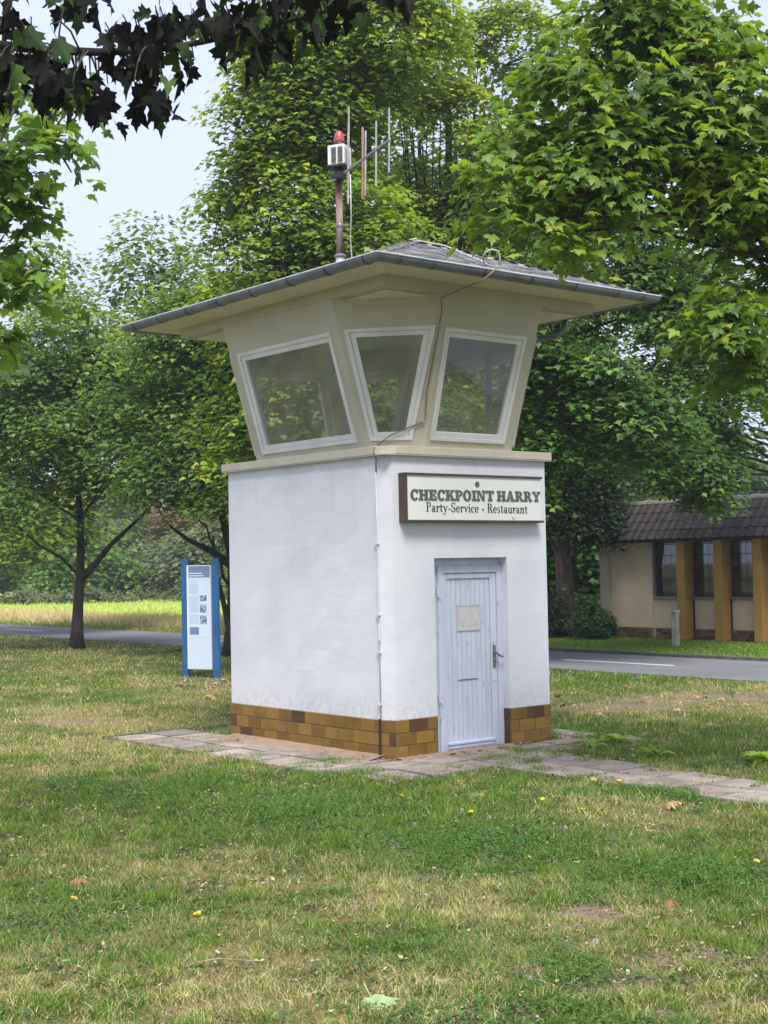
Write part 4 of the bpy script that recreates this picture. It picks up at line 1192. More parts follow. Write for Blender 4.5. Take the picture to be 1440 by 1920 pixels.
PALS = {                                               # deep, common, bright, yellowing
    'green': [(.060, .130, .028), (.120, .225, .038), (.225, .340, .050), (.40, .43, .055)],
    'lime': [(.105, .178, .027), (.210, .325, .038), (.365, .455, .048), (.50, .47, .055)],
    'cool': [(.050, .115, .028), (.100, .205, .038), (.190, .310, .052), (.30, .38, .06)],
    'ivy': [(.026, .070, .022), (.046, .112, .032), (.085, .17, .045), (.10, .18, .05)],
    'near': [(.080, .150, .026), (.155, .265, .036), (.270, .385, .048), (.46, .46, .055)],
    'dark': [(.0095, .0105, .0085), (.013, .014, .011), (.02, .024, .016), (.07, .12, .03)],  # near-black tones paint the backlit silhouette into the leaves
    'willow': [(.085, .120, .060), (.140, .185, .085), (.210, .260, .125), (.27, .30, .15)],  # grey-green bushes, paled further with distance haze put into the colour
    'fir': [(.020, .048, .022), (.032, .072, .030), (.05, .10, .04), (.07, .12, .05)],
}
def tint(rng, n, pal, cl, yellow):
    """Colours for n leaves; cl is a 0..1 value per leaf shared inside its spray."""
    P_ = np.array(PALS[pal])
    x = np.clip(.30 + .9 * (cl - .5) + rng.normal(0, .17, n), 0, 1) * 2
    i = np.clip(x.astype(int), 0, 1); fr = (x - i)[:, None]
    c = P_[i] * (1 - fr) + P_[i + 1] * fr
    yl = rng.random(n) < yellow * (0.25 + 2.2 * (cl > .8))
    c[yl] = c[yl] * .35 + P_[3] * .65
    return c * rng.uniform(.85, 1.15, (n, 1))

def crown(rng, lobes, density, per, spread, size, pal, yellow=.05, shape=MID, flat=.30, rmin=.45, back=.5, droop=.5, loose=.27, gap=.36):
    """Leaf sprays through ellipsoid lobes (x, y, z, rx, ry, rz). Returns leaf arrays and spray centres."""
    C_ = []; O_ = []
    for (x, y, z, rx, ry, rz) in lobes:
        n = int(density * 4.2 * (rx * ry * rz) ** (2 / 3) * 3)
        d = norm(rng.normal(0, 1, (n, 3)))
        r = rng.uniform(rmin ** 2, 1.0, n) ** .5
        r = r * (.80 + .38 * rng.random(n) ** 2 + .25 * (vnoise(d[:, 0] * 2.2 + x * 3, d[:, 2] * 2.2 + d[:, 1] * 1.7 + z) - .5))
        p = np.stack([x + d[:, 0] * r * rx, y + d[:, 1] * r * ry, z + d[:, 2] * r * rz], 1)
        keep = vnoise(p[:, 0] * .8 + p[:, 2] * .9 + 50, p[:, 1] * .8 - p[:, 2] * .7 + 90) > gap
        toward = -(d[:, 0] * F2.x + d[:, 1] * F2.y)
        keep &= (toward > -.15) | (rng.random(n) < back)
        C_.append(p[keep]); O_.append(d[keep])
    C_ = np.concatenate(C_); O_ = np.concatenate(O_)
    n = len(C_)
    cl = np.clip(.5 + .24 * rng.normal(0, 1, n) + .4 * (vnoise(C_[:, 0] * .8 + 9, C_[:, 2] * .8 + C_[:, 1] * .5) - .5), 0, 1)
    sp = spread * rng.uniform(.65, 1.35, n)
    idx = np.repeat(np.arange(n), per)
    m = len(idx)
    a = rng.uniform(0, 2 * np.pi, m); rr = rng.random(m) ** .62
    rad = np.stack([np.cos(a), np.sin(a), np.zeros(m)], 1)
    out = O_[idx] * np.array([1, 1, 0]); out = out + 1e-6
    pos = C_[idx] + rad * (rr * sp[idx])[:, None]
    tilt = (rad * out).sum(1)
    pos[:, 2] += sp[idx] * (-droop * rr * rr - .25 * tilt * rr + rng.normal(0, flat * .45, m))
    az = norm(out * .6 + rad * .9 + rng.normal(0, .45, (m, 3)) * np.array([1, 1, .5]))
    az[:, 2] -= .25
    nr = norm(np.array([0, 0, 1.0]) + .38 * rad * rr[:, None] + .22 * out + rng.normal(0, loose, (m, 3)))
    t, b_, nn = leaf_frames(rng, az, nr)
    sz = size * rng.uniform(.65, 1.2, m)
    return pos, t, b_, nn, sz, tint(rng, m, pal, cl[idx], yellow), C_

def limb_path(a, b_, sag=.12, n=6, rng=None):
    a, b_ = np.array(a, float), np.array(b_, float)
    L__ = np.linalg.norm(b_ - a); out = []
    for i in range(n + 1):
        t = i / n
        p = a + (b_ - a) * t
        p[2] += L__ * sag * math.sin(math.pi * t)
        if rng is not None and 0 < i < n: p = p + rng.normal(0, .03 * L__, 3) * np.array([1, 1, .6])
        out.append(tuple(p))
    return out

def tree(name, label, group, base, trunk, lobes, pal, seed, density=9, per=26, spread=.55, size=.15, yellow=.05, shape=MID, bark=None, limbs=9, twigs=.35, near=0, leafmat=None,
         flat=.28, rmin=.5, back=.12, extra_limbs=(), droop=.5, cat='tree', trunk_r=.2, forks=True, thin=.2, reach=.55, loose=.30, gap=.29):
    """trunk: list of points from the ground up. lobes: leafy masses. near: how many of the largest leaves stand as single pieces."""
    rng = np.random.default_rng(seed)
    bark = bark or M_BARK; leafmat = leafmat or M_LEAF
    root = thing(name, base, label, cat, group)
    tm = MB()
    nt = len(trunk)
    tm.tube(trunk, [trunk_r * (1.35 if i == 0 else 1.0 - .72 * i / (nt - 1)) for i in range(nt)], 12)
    pos, t, b_, nn, sz, col, cen = crown(rng, lobes, density, per, spread, size, pal, yellow, shape, flat, rmin, back, droop, loose, gap)
    # limbs from the trunk into the lobes, then twigs to the sprays
    ends = []
    tp = [np.array(p) for p in trunk]
    for i in range(limbs):
        lb = lobes[i % len(lobes)]
        e = np.array(lb[:3]) + norm(rng.normal(0, 1, 3)) * np.array(lb[3:]) * reach
        dc = ((cen - e) ** 2).sum(1)
        if dc.min() > 1.2: continue
        e = cen[int(dc.argmin())]
        cand = [p for p in tp[1:] if e[2] - 2.2 < p[2] < e[2] + .2] or [tp[2]]
        s = cand[int(rng.integers(max(0, len(cand) - 3), len(cand)))]
        pth = limb_path(s, e, .06, 6, rng)
        r0 = trunk_r * (.24 if forks else thin)
        tm.tube(pth, list(np.linspace(r0, min(.014, r0 * .4), 7)), 7, cap=False)
        ends += [np.array(p) for p in pth[2:]]
    for pth, r0 in extra_limbs:
        tm.tube(pth, list(np.linspace(r0, r0 * .25, len(pth))), 8, cap=False)
        ends += [np.array(p) for p in pth[1:]]
    tr = tm.build('trunk', bark, root, smooth=True)
    if ends and twigs > 0:
        E_arr = np.array(ends); wm = MB()
        pick = rng.random(len(cen)) < twigs
        for c in cen[pick]:
            dd = ((E_arr - c) ** 2).sum(1); j = int(dd.argmin())
            if dd[j] > 6: continue
            wm.tube(limb_path(E_arr[j], c, .05, 3, rng), [.013, .010, .008, .005], 4, cap=False)
        if wm.v: wm.build('twigs', M_TWIG, root, kind='stuff')
    if near:
        # the leaves that show largest: inside the view and closest
        rel = pos - np.array(CAM); dep = rel @ np.array(FW); u = (rel @ np.array(R2)) / dep; v = (rel @ np.array(U2)) / dep
        vis = (dep > 1) & (np.abs(u) < .285) & (np.abs(v) < .37)
        score = np.where(vis, sz / dep, -1)
        order = np.argsort(-score)[:near]
        order = order[score[order] > 0]
        sv, sf = shape
        meshes = []
        for q in range(24):
            k = rng.random()
            dv = sv.copy(); fo_ = rng.uniform(-.15, .6); dv[:, 2] += rng.normal(0, .035, len(sv)) + fo_ * np.abs(dv[:, 1]) - rng.uniform(0, .4) * dv[:, 0] ** 2; dv[:, 1] *= rng.uniform(.72, 1.1)
            c = np.repeat(np.array([tint(rng, 1, pal, np.array([(q + .5) / 24]), yellow)[0]]), len(sv), 0)
            st_ = np.array([(0, 0, 0), (-.55, .0, .06), (-.55, .012, .06), (0, .02, 0)])   # leaf stalk
            dv = np.concatenate([dv, st_]); ff = np.concatenate([sf, np.array([(len(sv), len(sv) + 1, len(sv) + 2), (len(sv), len(sv) + 2, len(sv) + 3)])])
            c = np.concatenate([c, np.repeat(np.array([(.09, .09, .03)]), 4, 0)])
            meshes.append(bulk('leaf', dv, ff, leafmat, c))
        lum = col.sum(1); rk = np.argsort(np.argsort(lum)) / len(lum)
        for i in order:
            o = bpy.data.objects.new('leaf', meshes[min(23, int(rk[i] * 24))])
            COL.objects.link(o); o.parent = root
            Mx = np.eye(4); Mx[:3, 0] = t[i] * sz[i]; Mx[:3, 1] = b_[i] * sz[i]; Mx[:3, 2] = nn[i] * sz[i]; Mx[:3, 3] = pos[i]
            o.matrix_parent_inverse = world_of(root).inverted()
            o.matrix_basis = Matrix(Mx.tolist())
        keep = np.ones(len(pos), bool); keep[order] = False
        pos, t, b_, nn, sz, col = pos[keep], t[keep], b_[keep], nn[keep], sz[keep], col[keep]
    if len(shape[0]) > 10:                               # big leaves: several bent forms
        VV, FF, CC, off = [], [], [], 0
        for q in range(6):
            sel = np.arange(len(pos)) % 6 == q
            dv = shape[0].copy(); fo_ = rng.uniform(-.15, .55); dv[:, 2] += fo_ * np.abs(dv[:, 1]) - rng.uniform(0, .4) * dv[:, 0] ** 2 + rng.normal(0, .03, len(dv)); dv[:, 1] *= rng.uniform(.75, 1.1)
            a1, a2, a3 = place_leaves((dv, shape[1]), pos[sel], t[sel], b_[sel], nn[sel], sz[sel], col[sel])
            VV.append(a1); FF.append(a2 + off); CC.append(a3); off += len(a1)
        vv, ff, cc = np.concatenate(VV), np.concatenate(FF), np.concatenate(CC)
    else:
        vv, ff, cc = place_leaves(shape, pos, t, b_, nn, sz, col)
    cr = link('crown', bulk('crown', vv, ff, leafmat, cc), root)
    cr['kind'] = 'stuff'
    return root

def lobe(u, v, d, rx, rz, ry=None, dd=0.0):
    """Leafy mass: r metres right, v metres up, d metres away."""
    x, y, z = site(u, d + dd, v)
    return (x, y, z, rx, ry or rx, rz)

# --- maples on the left, behind the tower and on the right (r right of the path, d away, heights in metres)
def T(r, d, z=0.0): return site(r, d, z)
tree('maple_tree', 'round-crowned maple with one dark trunk standing left of the information board', 'maples round the tower', T(-7.84, 36),
     [T(-7.84, 36, -.1), T(-7.82, 36, .5), T(-7.78, 36, 1.2), T(-7.72, 36, 1.8), T(-7.7, 36, 3.2), T(-7.8, 36, 4.8), T(-8.0, 36, 6.6)],
     [lobe(-8.6, 5.9, 36, 2.1, 2.0), lobe(-7.0, 5.3, 35.6, 1.8, 1.6), lobe(-9.9, 4.3, 35.4, 1.6, 1.1), lobe(-7.8, 7.6, 36.2, 1.7, 1.5), lobe(-6.3, 6.4, 36, 1.4, 1.3), lobe(-8.4, 3.9, 35, 1.5, .7), lobe(-9.8, 6.8, 36.4, 1.5, 1.4)],
     'green', 21, density=3.9, per=85, spread=.76, size=.138, trunk_r=.17, yellow=.05,
     extra_limbs=[([T(-7.74, 36, 1.7), T(-7.35, 35.9, 2.1), T(-6.9, 35.8, 2.6), T(-6.35, 35.8, 3.1), T(-5.9, 35.7, 3.5)], .10)])
tree('maple_tree', 'leaning dark-stemmed maple half hidden behind the left edge of the tower', 'maples round the tower', T(-3.52, 32),
     [T(-3.52, 32, -.1), T(-3.48, 32, .6), T(-3.42, 32, 1.4), T(-3.45, 32, 2.2), T(-3.7, 32, 3.4), T(-4.0, 32, 5.0), T(-4.2, 32, 7.0)],
     [lobe(-4.3, 5.4, 32, 1.7, 1.9), lobe(-3.0, 4.5, 31.5, 1.2, 1.4), lobe(-4.9, 4.1, 31.7, 1.1, .8), lobe(-4.4, 7.4, 32.3, 1.5, 1.4), lobe(-2.8, 6.6, 32, 1.5, 1.6), lobe(-5.6, 5.4, 32.4, 1.1, 1.2), lobe(-3.7, 3.5, 31.2, .7, .4)],
     'green', 22, density=4.2, per=80, spread=.70, size=.130, trunk_r=.16, yellow=.06,
     extra_limbs=[([T(-3.44, 32, 2.0), T(-3.9, 31.9, 2.35), T(-4.4, 31.9, 2.6), T(-4.9, 31.8, 3.0)], .10),
                  ([T(-3.5, 32, .4), T(-3.62, 31.9, 1.1), T(-3.8, 31.9, 1.9), T(-3.85, 31.9, 2.7)], .085)])
tree('maple_tree', 'tall broad maple directly behind the tower and its mast', 'maples round the tower', T(-.2, 27),
     [T(-.2, 27, -.1), T(-.2, 27, 1), T(-.25, 27, 3), T(-.3, 27, 5.5), T(-.3, 27, 8), T(-.2, 27, 10.5), T(0, 27, 13)],
     [lobe(-1.55, 8.6, 26, 1.45, 1.8), lobe(-2.15, 10.4, 26.2, .85, .9), lobe(-1.5, 11.9, 26.3, .9, .9), lobe(-1.8, 11.3, 26.2, .9, .9), lobe(-1.3, 10.1, 26, .9, .9), lobe(-1.1, 11.4, 26, .9, .9), lobe(-2.5, 9.5, 26.1, .7, .8), lobe(-.9, 13.6, 26.4, 1.0, .9), lobe(-2.75, 8.6, 26, .5, .6), lobe(-1.3, 12.6, 26.3, .8, .9), lobe(-.95, 10.9, 26.2, 1.25, 1.5), lobe(-2.15, 6.9, 25.8, 1.25, 1.5), lobe(-1.2, 5.6, 25.4, 1.5, 1.6), lobe(-.2, 7.6, 25.6, 1.2, 1.6), lobe(.2, 12.0, 26.5, 1.5, 1.5), lobe(-2.4, 4.4, 25.8, 1.0, 1.2), lobe(-.1, 4.4, 25.4, 1.4, 1.6), lobe(-.6, 13.2, 26.2, .8, .9)],
     'lime', 23, gap=.10, density=5.0, per=76, spread=.60, size=.124, trunk_r=.24, yellow=.07)
up_st = []
_g = np.random.default_rng(5)
for i in range(30):
    x0 = 1.2 + _g.normal(0, .22); x1 = x0 + _g.normal(.1, .85); zt = 9.5 + _g.uniform(0, 4.0)
    up_st.append(([T(1.2 + _g.normal(0, .12), 31, 4.5), T(x0 + (x1 - x0) * .3, 31 + _g.normal(0, .4), 7.0), T(x0 + (x1 - x0) * .5 + _g.normal(0, .1), 31 + _g.normal(0, .3), 8.3), T(x0 + (x1 - x0) * .8 + _g.normal(0, .12), 31, 9.3), T(x1, 31 + _g.normal(0, .5), zt)], .042))
tree('maple_tree', 'yellowing maple with many thin upright dark stems rising behind the tower roof', 'maples round the tower', T(1.2, 31),
     [T(1.2, 31, -.1), T(1.2, 31, 1.5), T(1.2, 31, 4.5), T(1.3, 31, 6.5), T(1.5, 31, 9), T(1.6, 31, 12)],
     [lobe(1.2, 12.6, 30.5, 1.6, 1.3), lobe(2.6, 11.6, 30.5, 1.4, 1.7), lobe(2.9, 9.2, 30.2, 1.2, 1.4), lobe(.6, 10.2, 31, .75, 1.0), lobe(1.5, 9.9, 31.4, .9, 1.0), lobe(1.6, 7.2, 30.2, 1.6, 1.1), lobe(3.0, 6.8, 30.2, 1.2, 1.2), lobe(1.9, 5.2, 30, 1.4, 1.1), lobe(3.2, 13.3, 30.6, 1.4, 1.2), lobe(.4, 13.4, 30.8, 1.2, 1.0), lobe(2.2, 9.8, 30.6, .9, .9), lobe(.9, 8.4, 30.6, .9, .8)],
     'lime', 24, gap=.18, density=4.4, per=70, spread=.60, size=.122, trunk_r=.2, yellow=.16, extra_limbs=up_st, limbs=6)
tree('maple_tree', 'dense dark green maple reaching down behind the right side of the tower', 'maples round the tower', T(2.9, 28.5),
     [T(2.9, 28.5, -.1), T(2.9, 28.4, 1.2), T(3.0, 27.9, 2.6), T(3.2, 27.2, 4), T(3.4, 27, 6), T(3.3, 27, 8)],
     [lobe(3.1, 6.6, 26.6, 1.5, 1.4), lobe(4.2, 5.8, 26.4, 1.5, 1.2), lobe(2.9, 4.9, 26.2, 1.0, 1.2), lobe(3.6, 4.2, 26, 1.2, 1.0), lobe(4.8, 4.5, 26.2, 1.2, 1.1), lobe(2.75, 3.6, 26.4, .6, .6), lobe(4.4, 7.6, 27, 1.6, 1.4), lobe(5.6, 6.4, 27, 1.4, 1.6)],
     'cool', 25, density=5.0, per=80, spread=.62, size=.126, trunk_r=.12, yellow=.05)
tree('maple_tree', 'maple branch hanging low over the tiled roof of the building', 'maples round the tower', T(10.2, 31),
     [T(10.2, 31, -.1), T(10.2, 31, 1.5), T(10.1, 31, 3.2), T(9.8, 31, 5.2), T(9.2, 31, 7.5)],
     [lobe(6.5, 4.4, 30.4, 1.1, .9), lobe(7.4, 5.3, 30.6, 1.3, 1.2), lobe(5.6, 5.2, 30.4, 1.0, .9), lobe(7.9, 7.2, 31, 1.5, 1.5), lobe(6.5, 6.8, 31, 1.3, 1.3), lobe(6.75, 3.6, 30.2, .7, .5), lobe(5.9, 4.3, 30.2, .7, .5), lobe(6.3, 4.0, 30, .6, .5), lobe(6.95, 3.3, 30, .4, .4), lobe(5.4, 4.6, 30, .8, .6)],
     'cool', 26, gap=.12, density=4.4, per=70, spread=.55, size=.128, trunk_r=.2, yellow=.07)
# --- taller trees further back
for k, (r, d, h, w, pal, lab) in enumerate((
        (-7.6, 46, 13.9, 2.5, 'green', 'pointed green tree rising behind the round maple against the sky'),
        (-5.4, 47, 13.9, 2.4, 'green', 'slim green tree rising between the round maple and the tall broad maple'),
        (-11.0, 45, 12.8, 3.0, 'lime', 'spreading pale green tree at the left edge behind the round maple'),
        (-2.6, 44, 9.5, 2.6, 'cool', 'dark tree filling the gap behind the cabin left window'),
        (5.0, 44, 10.5, 3.2, 'cool', 'dark tree standing behind the building left of its roof'),
        (9.2, 47, 12.5, 3.4, 'cool', 'broad dark tree rising behind the tiled roof'),
        (4.2, 42, 16.0, 2.8, 'green', 'high green tree behind the upright-stemmed maple'),
        (1.3, 43, 18.6, 3.2, 'lime', 'very tall light green tree closing the view above the mast'),
        (-1.6, 44, 13.6, 2.3, 'green', 'tall green tree behind the left part of the broad maple'))):
    lbs = [lobe(r, h - w * .9, d, w * .62, w * .9), lobe(r - w * .55, h - w * 1.9, d, w * .62, w * .8), lobe(r + w * .5, h - w * 1.8, d - .4, w * .62, w * .8), lobe(r, h - w * 2.7, d - .6, w * .95, w * .9), lobe(r + w * .2, max(2.2, h - w * 3.5), d - .4, w * .95, w * .75)]
    if k < 3:
        lbs = lbs[:4] + [lobe(r, h - w * 2.5, d - .3, w * .8, w * .5)]
        lbs += [lobe(r + .3, h - .1, d, .35, 1.2), lobe(r - .75, h - 1.0, d, .35, .9), lobe(r + 1.0, h - 1.2, d, .4, .9)]
    rf_ = {0: -9.93, 1: -5.12, 2: -13.4}.get(k, r)
    tree('background_tree', lab, 'trees further back', T(rf_, d), [T(rf_, d, -.1), T(rf_, d, 2), T(rf_ * .6 + r * .4, d, h * .4), T(rf_ * .2 + r * .8, d, h * .62), T(r, d, h * .8)], lbs, pal, 40 + k,
         density=1.9, per=52, spread=.95, size=.22, trunk_r=.11 if k < 3 else .2, yellow=.04, shape=SMALL, limbs=6, twigs=.15)
# spruce with the brown trunk
tree('spruce_tree', 'spruce with a thick brown scaly trunk left of the building', None, T(4.75, 37.5),
     [T(4.78, 37.5, -.1), T(4.75, 37.5, .6), T(4.72, 37.5, 1.6), T(4.7, 37.5, 2.8), T(4.7, 37.5, 5), T(4.7, 37.5, 8), T(4.7, 37.5, 12)],
     [lobe(4.9, 3.5, 36.8, 1.1, .75), lobe(5.6, 2.95, 36.6, .8, .42), lobe(4.2, 3.3, 37, .7, .8), lobe(5.2, 4.6, 37, 1.5, 1.0), lobe(4.6, 6.5, 37.4, 1.6, 1.5)],
     'fir', 61, density=11, per=40, spread=.42, size=.12, trunk_r=.30, yellow=0, shape=SMALL, bark=M_BARK_BROWN, droop=1.0, flat=.5, limbs=5, forks=False)

# --- close branches: their trunks stand just outside the view
tree('maple_tree', 'near maple on the right with big bright yellow-green leaves overhanging the roof edge', 'maples round the tower', T(5.0, 12.2),
     [T(5.0, 12.2, -.1), T(5.0, 12.2, 1.2), T(4.95, 12.2, 2.9), T(4.9, 12.1, 3.5), T(4.8, 12.1, 4.4), T(4.7, 12, 6), T(4.5, 12, 8)],
     [lobe(1.00, 4.80, 11.3, .20, .14, .25), lobe(.98, 5.22, 11.4, .20, .16, .3), lobe(1.2, 5.55, 11.5, .25, .2, .3), lobe(1.52, 4.52, 11.2, .22, .13, .2), lobe(1.35, 4.72, 11.2, .2, .12, .2), lobe(1.5, 5.95, 11.5, .3, .25, .3), lobe(2.55, 5.75, 11.6, .70, .75, .8), lobe(1.85, 5.45, 11.4, .55, .55, .6), lobe(1.42, 5.12, 11.3, .36, .30, .4), lobe(2.9, 4.95, 11.5, .55, .40, .6), lobe(1.95, 4.90, 11.3, .42, .24, .4), lobe(2.72, 3.85, 11.2, .42, .26, .4), lobe(2.3, 6.5, 11.8, .8, .5, .8), lobe(3.1, 5.2, 12, .6, 1.1, .8), lobe(3.0, 3.55, 11.4, .28, .22, .3), lobe(4.1, 5.4, 12.2, .55, .5, .6), lobe(5.5, 5.2, 12.4, .6, .55, .6), lobe(4.9, 6.7, 12.2, .65, .5, .6), lobe(6.0, 4.3, 12.2, .4, .35, .4)],
     'near', 71, density=15, per=21, spread=.29, size=.106, trunk_r=.19, yellow=.08, shape=FULL, leafmat=M_LEAF_NEAR, near=300, flat=.5, rmin=.1, back=.6, loose=.34, gap=.30, twigs=.6, limbs=18, forks=False, thin=.13)
tree('maple_tree', 'near maple spray at the left edge against the bright sky', 'maples round the tower', T(-4.4, 10.2),
     [T(-4.4, 10.2, -.1), T(-4.4, 10.2, 1.4), T(-4.35, 10.2, 3), T(-4.2, 10.2, 4.6), T(-4.0, 10.2, 6.5)],
     [lobe(-2.58, 4.62, 9.6, .36, .34, .4), lobe(-2.25, 4.86, 9.4, .24, .16, .3), lobe(-2.66, 4.05, 9.7, .30, .24, .4), lobe(-2.3, 3.96, 9.5, .18, .10, .2), lobe(-2.78, 3.66, 9.6, .24, .16, .3), lobe(-2.02, 4.62, 9.5, .08, .07, .1), lobe(-2.3, 5.25, 9.6, .30, .08, .3), lobe(-2.85, 5.0, 9.7, .25, .35, .3)],
     'green', 72, density=15, per=9, spread=.24, size=.122, trunk_r=.19, yellow=.05, shape=FULL, leafmat=M_LEAF_NEAR, near=300, flat=.6, rmin=.05, back=1.0, twigs=.8, limbs=3, forks=False, thin=.05, reach=.1, loose=.4, gap=.2)

def backlit_maple():
    rng = np.random.default_rng(81)
    D = 7.2
    base = T(-4.6, 7.4)
    root = thing('maple_tree', base, 'near maple, leaves coloured dark for their backlit silhouette, whose drooping branch crosses the sky at the top left', 'tree', 'maples round the tower')
    def q(r, z, d=D): return np.array(site(r, d, z))
    tm = MB()
    tm.tube([q(-4.6, -.1, 7.4), q(-4.6, .6, 7.4), q(-4.58, 2, 7.4), q(-4.55, 3.6, 7.4), q(-4.5, 5, 7.4), q(-4.4, 7, 7.4)], [.24, .19, .175, .15, .12, .06], 12)
    main = [q(-4.55, 4.1, 7.4), q(-3.6, 4.55, 7.3), q(-2.6, 4.70), q(-2.0, 4.68), q(-1.68, 4.64), q(-1.42, 4.625), q(-1.13, 4.63), q(-.87, 4.67), q(-.6, 4.73), q(-.3, 4.80), q(.0, 4.88)]
    tm.tube(main, list(np.linspace(.034, .006, len(main))), 8, cap=False)
    up2 = [q(-2.6, 4.70), q(-2.1, 4.95, 7.0), q(-1.5, 5.05, 7.0), q(-.9, 5.02, 7.1), q(-.4, 4.98, 7.1), q(.1, 4.95, 7.1)]
    tm.tube(up2, list(np.linspace(.02, .006, len(up2))), 6, cap=False)
    tm.build('trunk', M_BARK, root, smooth=True)
    #        r     z     sr   sz   n
    blobs = [(-1.62, 4.46, .17, .09, 30), (-1.78, 4.60, .14, .10, 18), (-1.28, 4.58, .10, .10, 22), (-1.16, 4.36, .13, .07, 15), (-1.42, 4.40, .12, .09, 14),
             (-1.02, 4.72, .10, .09, 14), (-.95, 4.60, .04, .03, 3), (-.72, 4.72, .12, .08, 22), (-.62, 4.60, .05, .04, 6), (-.45, 4.76, .10, .07, 20), (-.28, 4.84, .10, .05, 16),
             (-.12, 4.90, .12, .05, 16), (-1.85, 4.80, .12, .08, 12), (-1.5, 4.93, .25, .05, 14), (-.8, 4.92, .25, .05, 14), (-.2, 5.0, .3, .06, 20), (-1.95, 4.45, .1, .1, 8), (.15, 4.93, .1, .05, 8), (-2.3, 4.7, .2, .2, 26)]
    pos = []; anch = []
    mains = np.concatenate([np.linspace(p_, q_, 12) for c_ in (main, up2) for p_, q_ in zip(c_[:-1], c_[1:])])
    for r, z, sr, sz, n in blobs:
        for _ in range(int(n * 1.05)):
            pos.append(q(r + rng.normal(0, sr * .62), z + rng.normal(0, sz * .62), D + rng.normal(0, .16)))
    pos = np.array(pos); n = len(pos); rng.shuffle(pos)
    down = norm(np.array([0, 0, -1.0]) + rng.normal(0, .48, (n, 3)))
    nr = norm(np.stack([rng.normal(0, 1, n), rng.normal(0, 1, n), rng.normal(.25, .35, n)], 1))
    t, b_, nn = leaf_frames(rng, down, nr)
    sz = rng.uniform(.105, .168, n)
    extra = np.arange(n) >= 300
    meshes = []
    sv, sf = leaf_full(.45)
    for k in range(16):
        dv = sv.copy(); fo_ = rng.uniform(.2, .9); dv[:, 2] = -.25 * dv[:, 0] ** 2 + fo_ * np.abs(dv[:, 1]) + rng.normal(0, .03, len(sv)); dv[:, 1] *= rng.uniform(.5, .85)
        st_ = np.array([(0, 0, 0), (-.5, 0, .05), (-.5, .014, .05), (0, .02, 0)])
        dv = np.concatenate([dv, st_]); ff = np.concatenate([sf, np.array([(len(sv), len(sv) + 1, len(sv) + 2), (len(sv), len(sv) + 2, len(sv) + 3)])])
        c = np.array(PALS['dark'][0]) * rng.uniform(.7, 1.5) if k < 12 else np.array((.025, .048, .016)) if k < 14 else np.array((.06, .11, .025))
        meshes.append(bulk('leaf', dv, ff, M_LEAF_BACKLIT, np.repeat(c[None], len(dv), 0)))
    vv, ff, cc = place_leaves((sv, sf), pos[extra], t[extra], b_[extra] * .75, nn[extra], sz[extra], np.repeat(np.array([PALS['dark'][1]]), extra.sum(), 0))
    link('crown', bulk('crown', vv, ff, M_LEAF_BACKLIT, cc), root)['kind'] = 'stuff'
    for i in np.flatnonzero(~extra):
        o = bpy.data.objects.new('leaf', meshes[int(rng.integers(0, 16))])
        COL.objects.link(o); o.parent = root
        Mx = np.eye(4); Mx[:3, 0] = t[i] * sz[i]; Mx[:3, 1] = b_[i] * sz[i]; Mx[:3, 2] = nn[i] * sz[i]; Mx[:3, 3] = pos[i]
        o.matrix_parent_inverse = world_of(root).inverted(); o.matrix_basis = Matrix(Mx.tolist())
    wm = MB()
    for i in range(n):
        s_ = pos[i] - t[i] * sz[i] * .5
        j = int((((mains - s_) ** 2).sum(1)).argmin())
        if rng.random() < .75: wm.tube(limb_path(mains[j], s_, .10, 3), [.006, .005, .004, .003], 4, cap=False)
    wm.build('twigs', M_TWIG, root, kind='stuff')
backlit_maple()

# ------------------------------------------------------------------ shrubs, hedges, far woods
def shrub(name, label, group, base, lobes, pal, seed, density=14, per=24, spread=.22, size=.075, cat='shrub', shape=SMALL, yellow=.02, stuff=None):
    rng = np.random.default_rng(seed)
    pos, t, b_, nn, sz, col, cen = crown(rng, lobes, density, per, spread, size, pal, yellow, shape, .5, .35, .5)
    ok = pos[:, 2] > 0.0
    vv, ff, cc = place_leaves(shape, pos[ok], t[ok], b_[ok], nn[ok], sz[ok], col[ok])
    if stuff:
        o = link(name, bulk(name, vv, ff, M_LEAF, cc)); o['kind'] = 'stuff'; tag(o, label, cat); return o
    root = thing(name, base, label, cat, group)
    tm = MB()
    for k in range(5):
        lb = lobes[k % len(lobes)]
        tm.tube(limb_path((base[0] + rng.normal(0, .08), base[1] + rng.normal(0, .08), -.05), (lb[0] + rng.normal(0, .3 * lb[3]), lb[1] + rng.normal(0, .3 * lb[4]), lb[2]), .05, 4, rng), [.03, .025, .02, .014, .008], 6, cap=False)
    tm.build('stems', M_TWIG, root, kind='stuff')
    cr = link('foliage', bulk('foliage', vv, ff, M_LEAF, cc), root); cr['kind'] = 'stuff'
    return root
shrub('ivy_bush', 'dark rounded ivy-covered bush at the left corner of the building', None, T(5.25, 36.0), [lobe(5.22, .68, 36.0, .55, .58), lobe(5.0, .42, 35.8, .42, .42), lobe(5.5, .40, 35.9, .38, .42), lobe(5.25, .35, 35.7, .6, .35)], 'ivy', 91, 42, 26, .13, .075)
shrub('hedge_bush', 'dull hedge behind the road between the tower and the spruce trunk', None, T(4.3, 36.8), [lobe(4.3, .6, 36.8, .7, .8), lobe(3.4, .8, 37.2, .8, 1.0)], 'fir', 92, 14, 24, .22, .09)
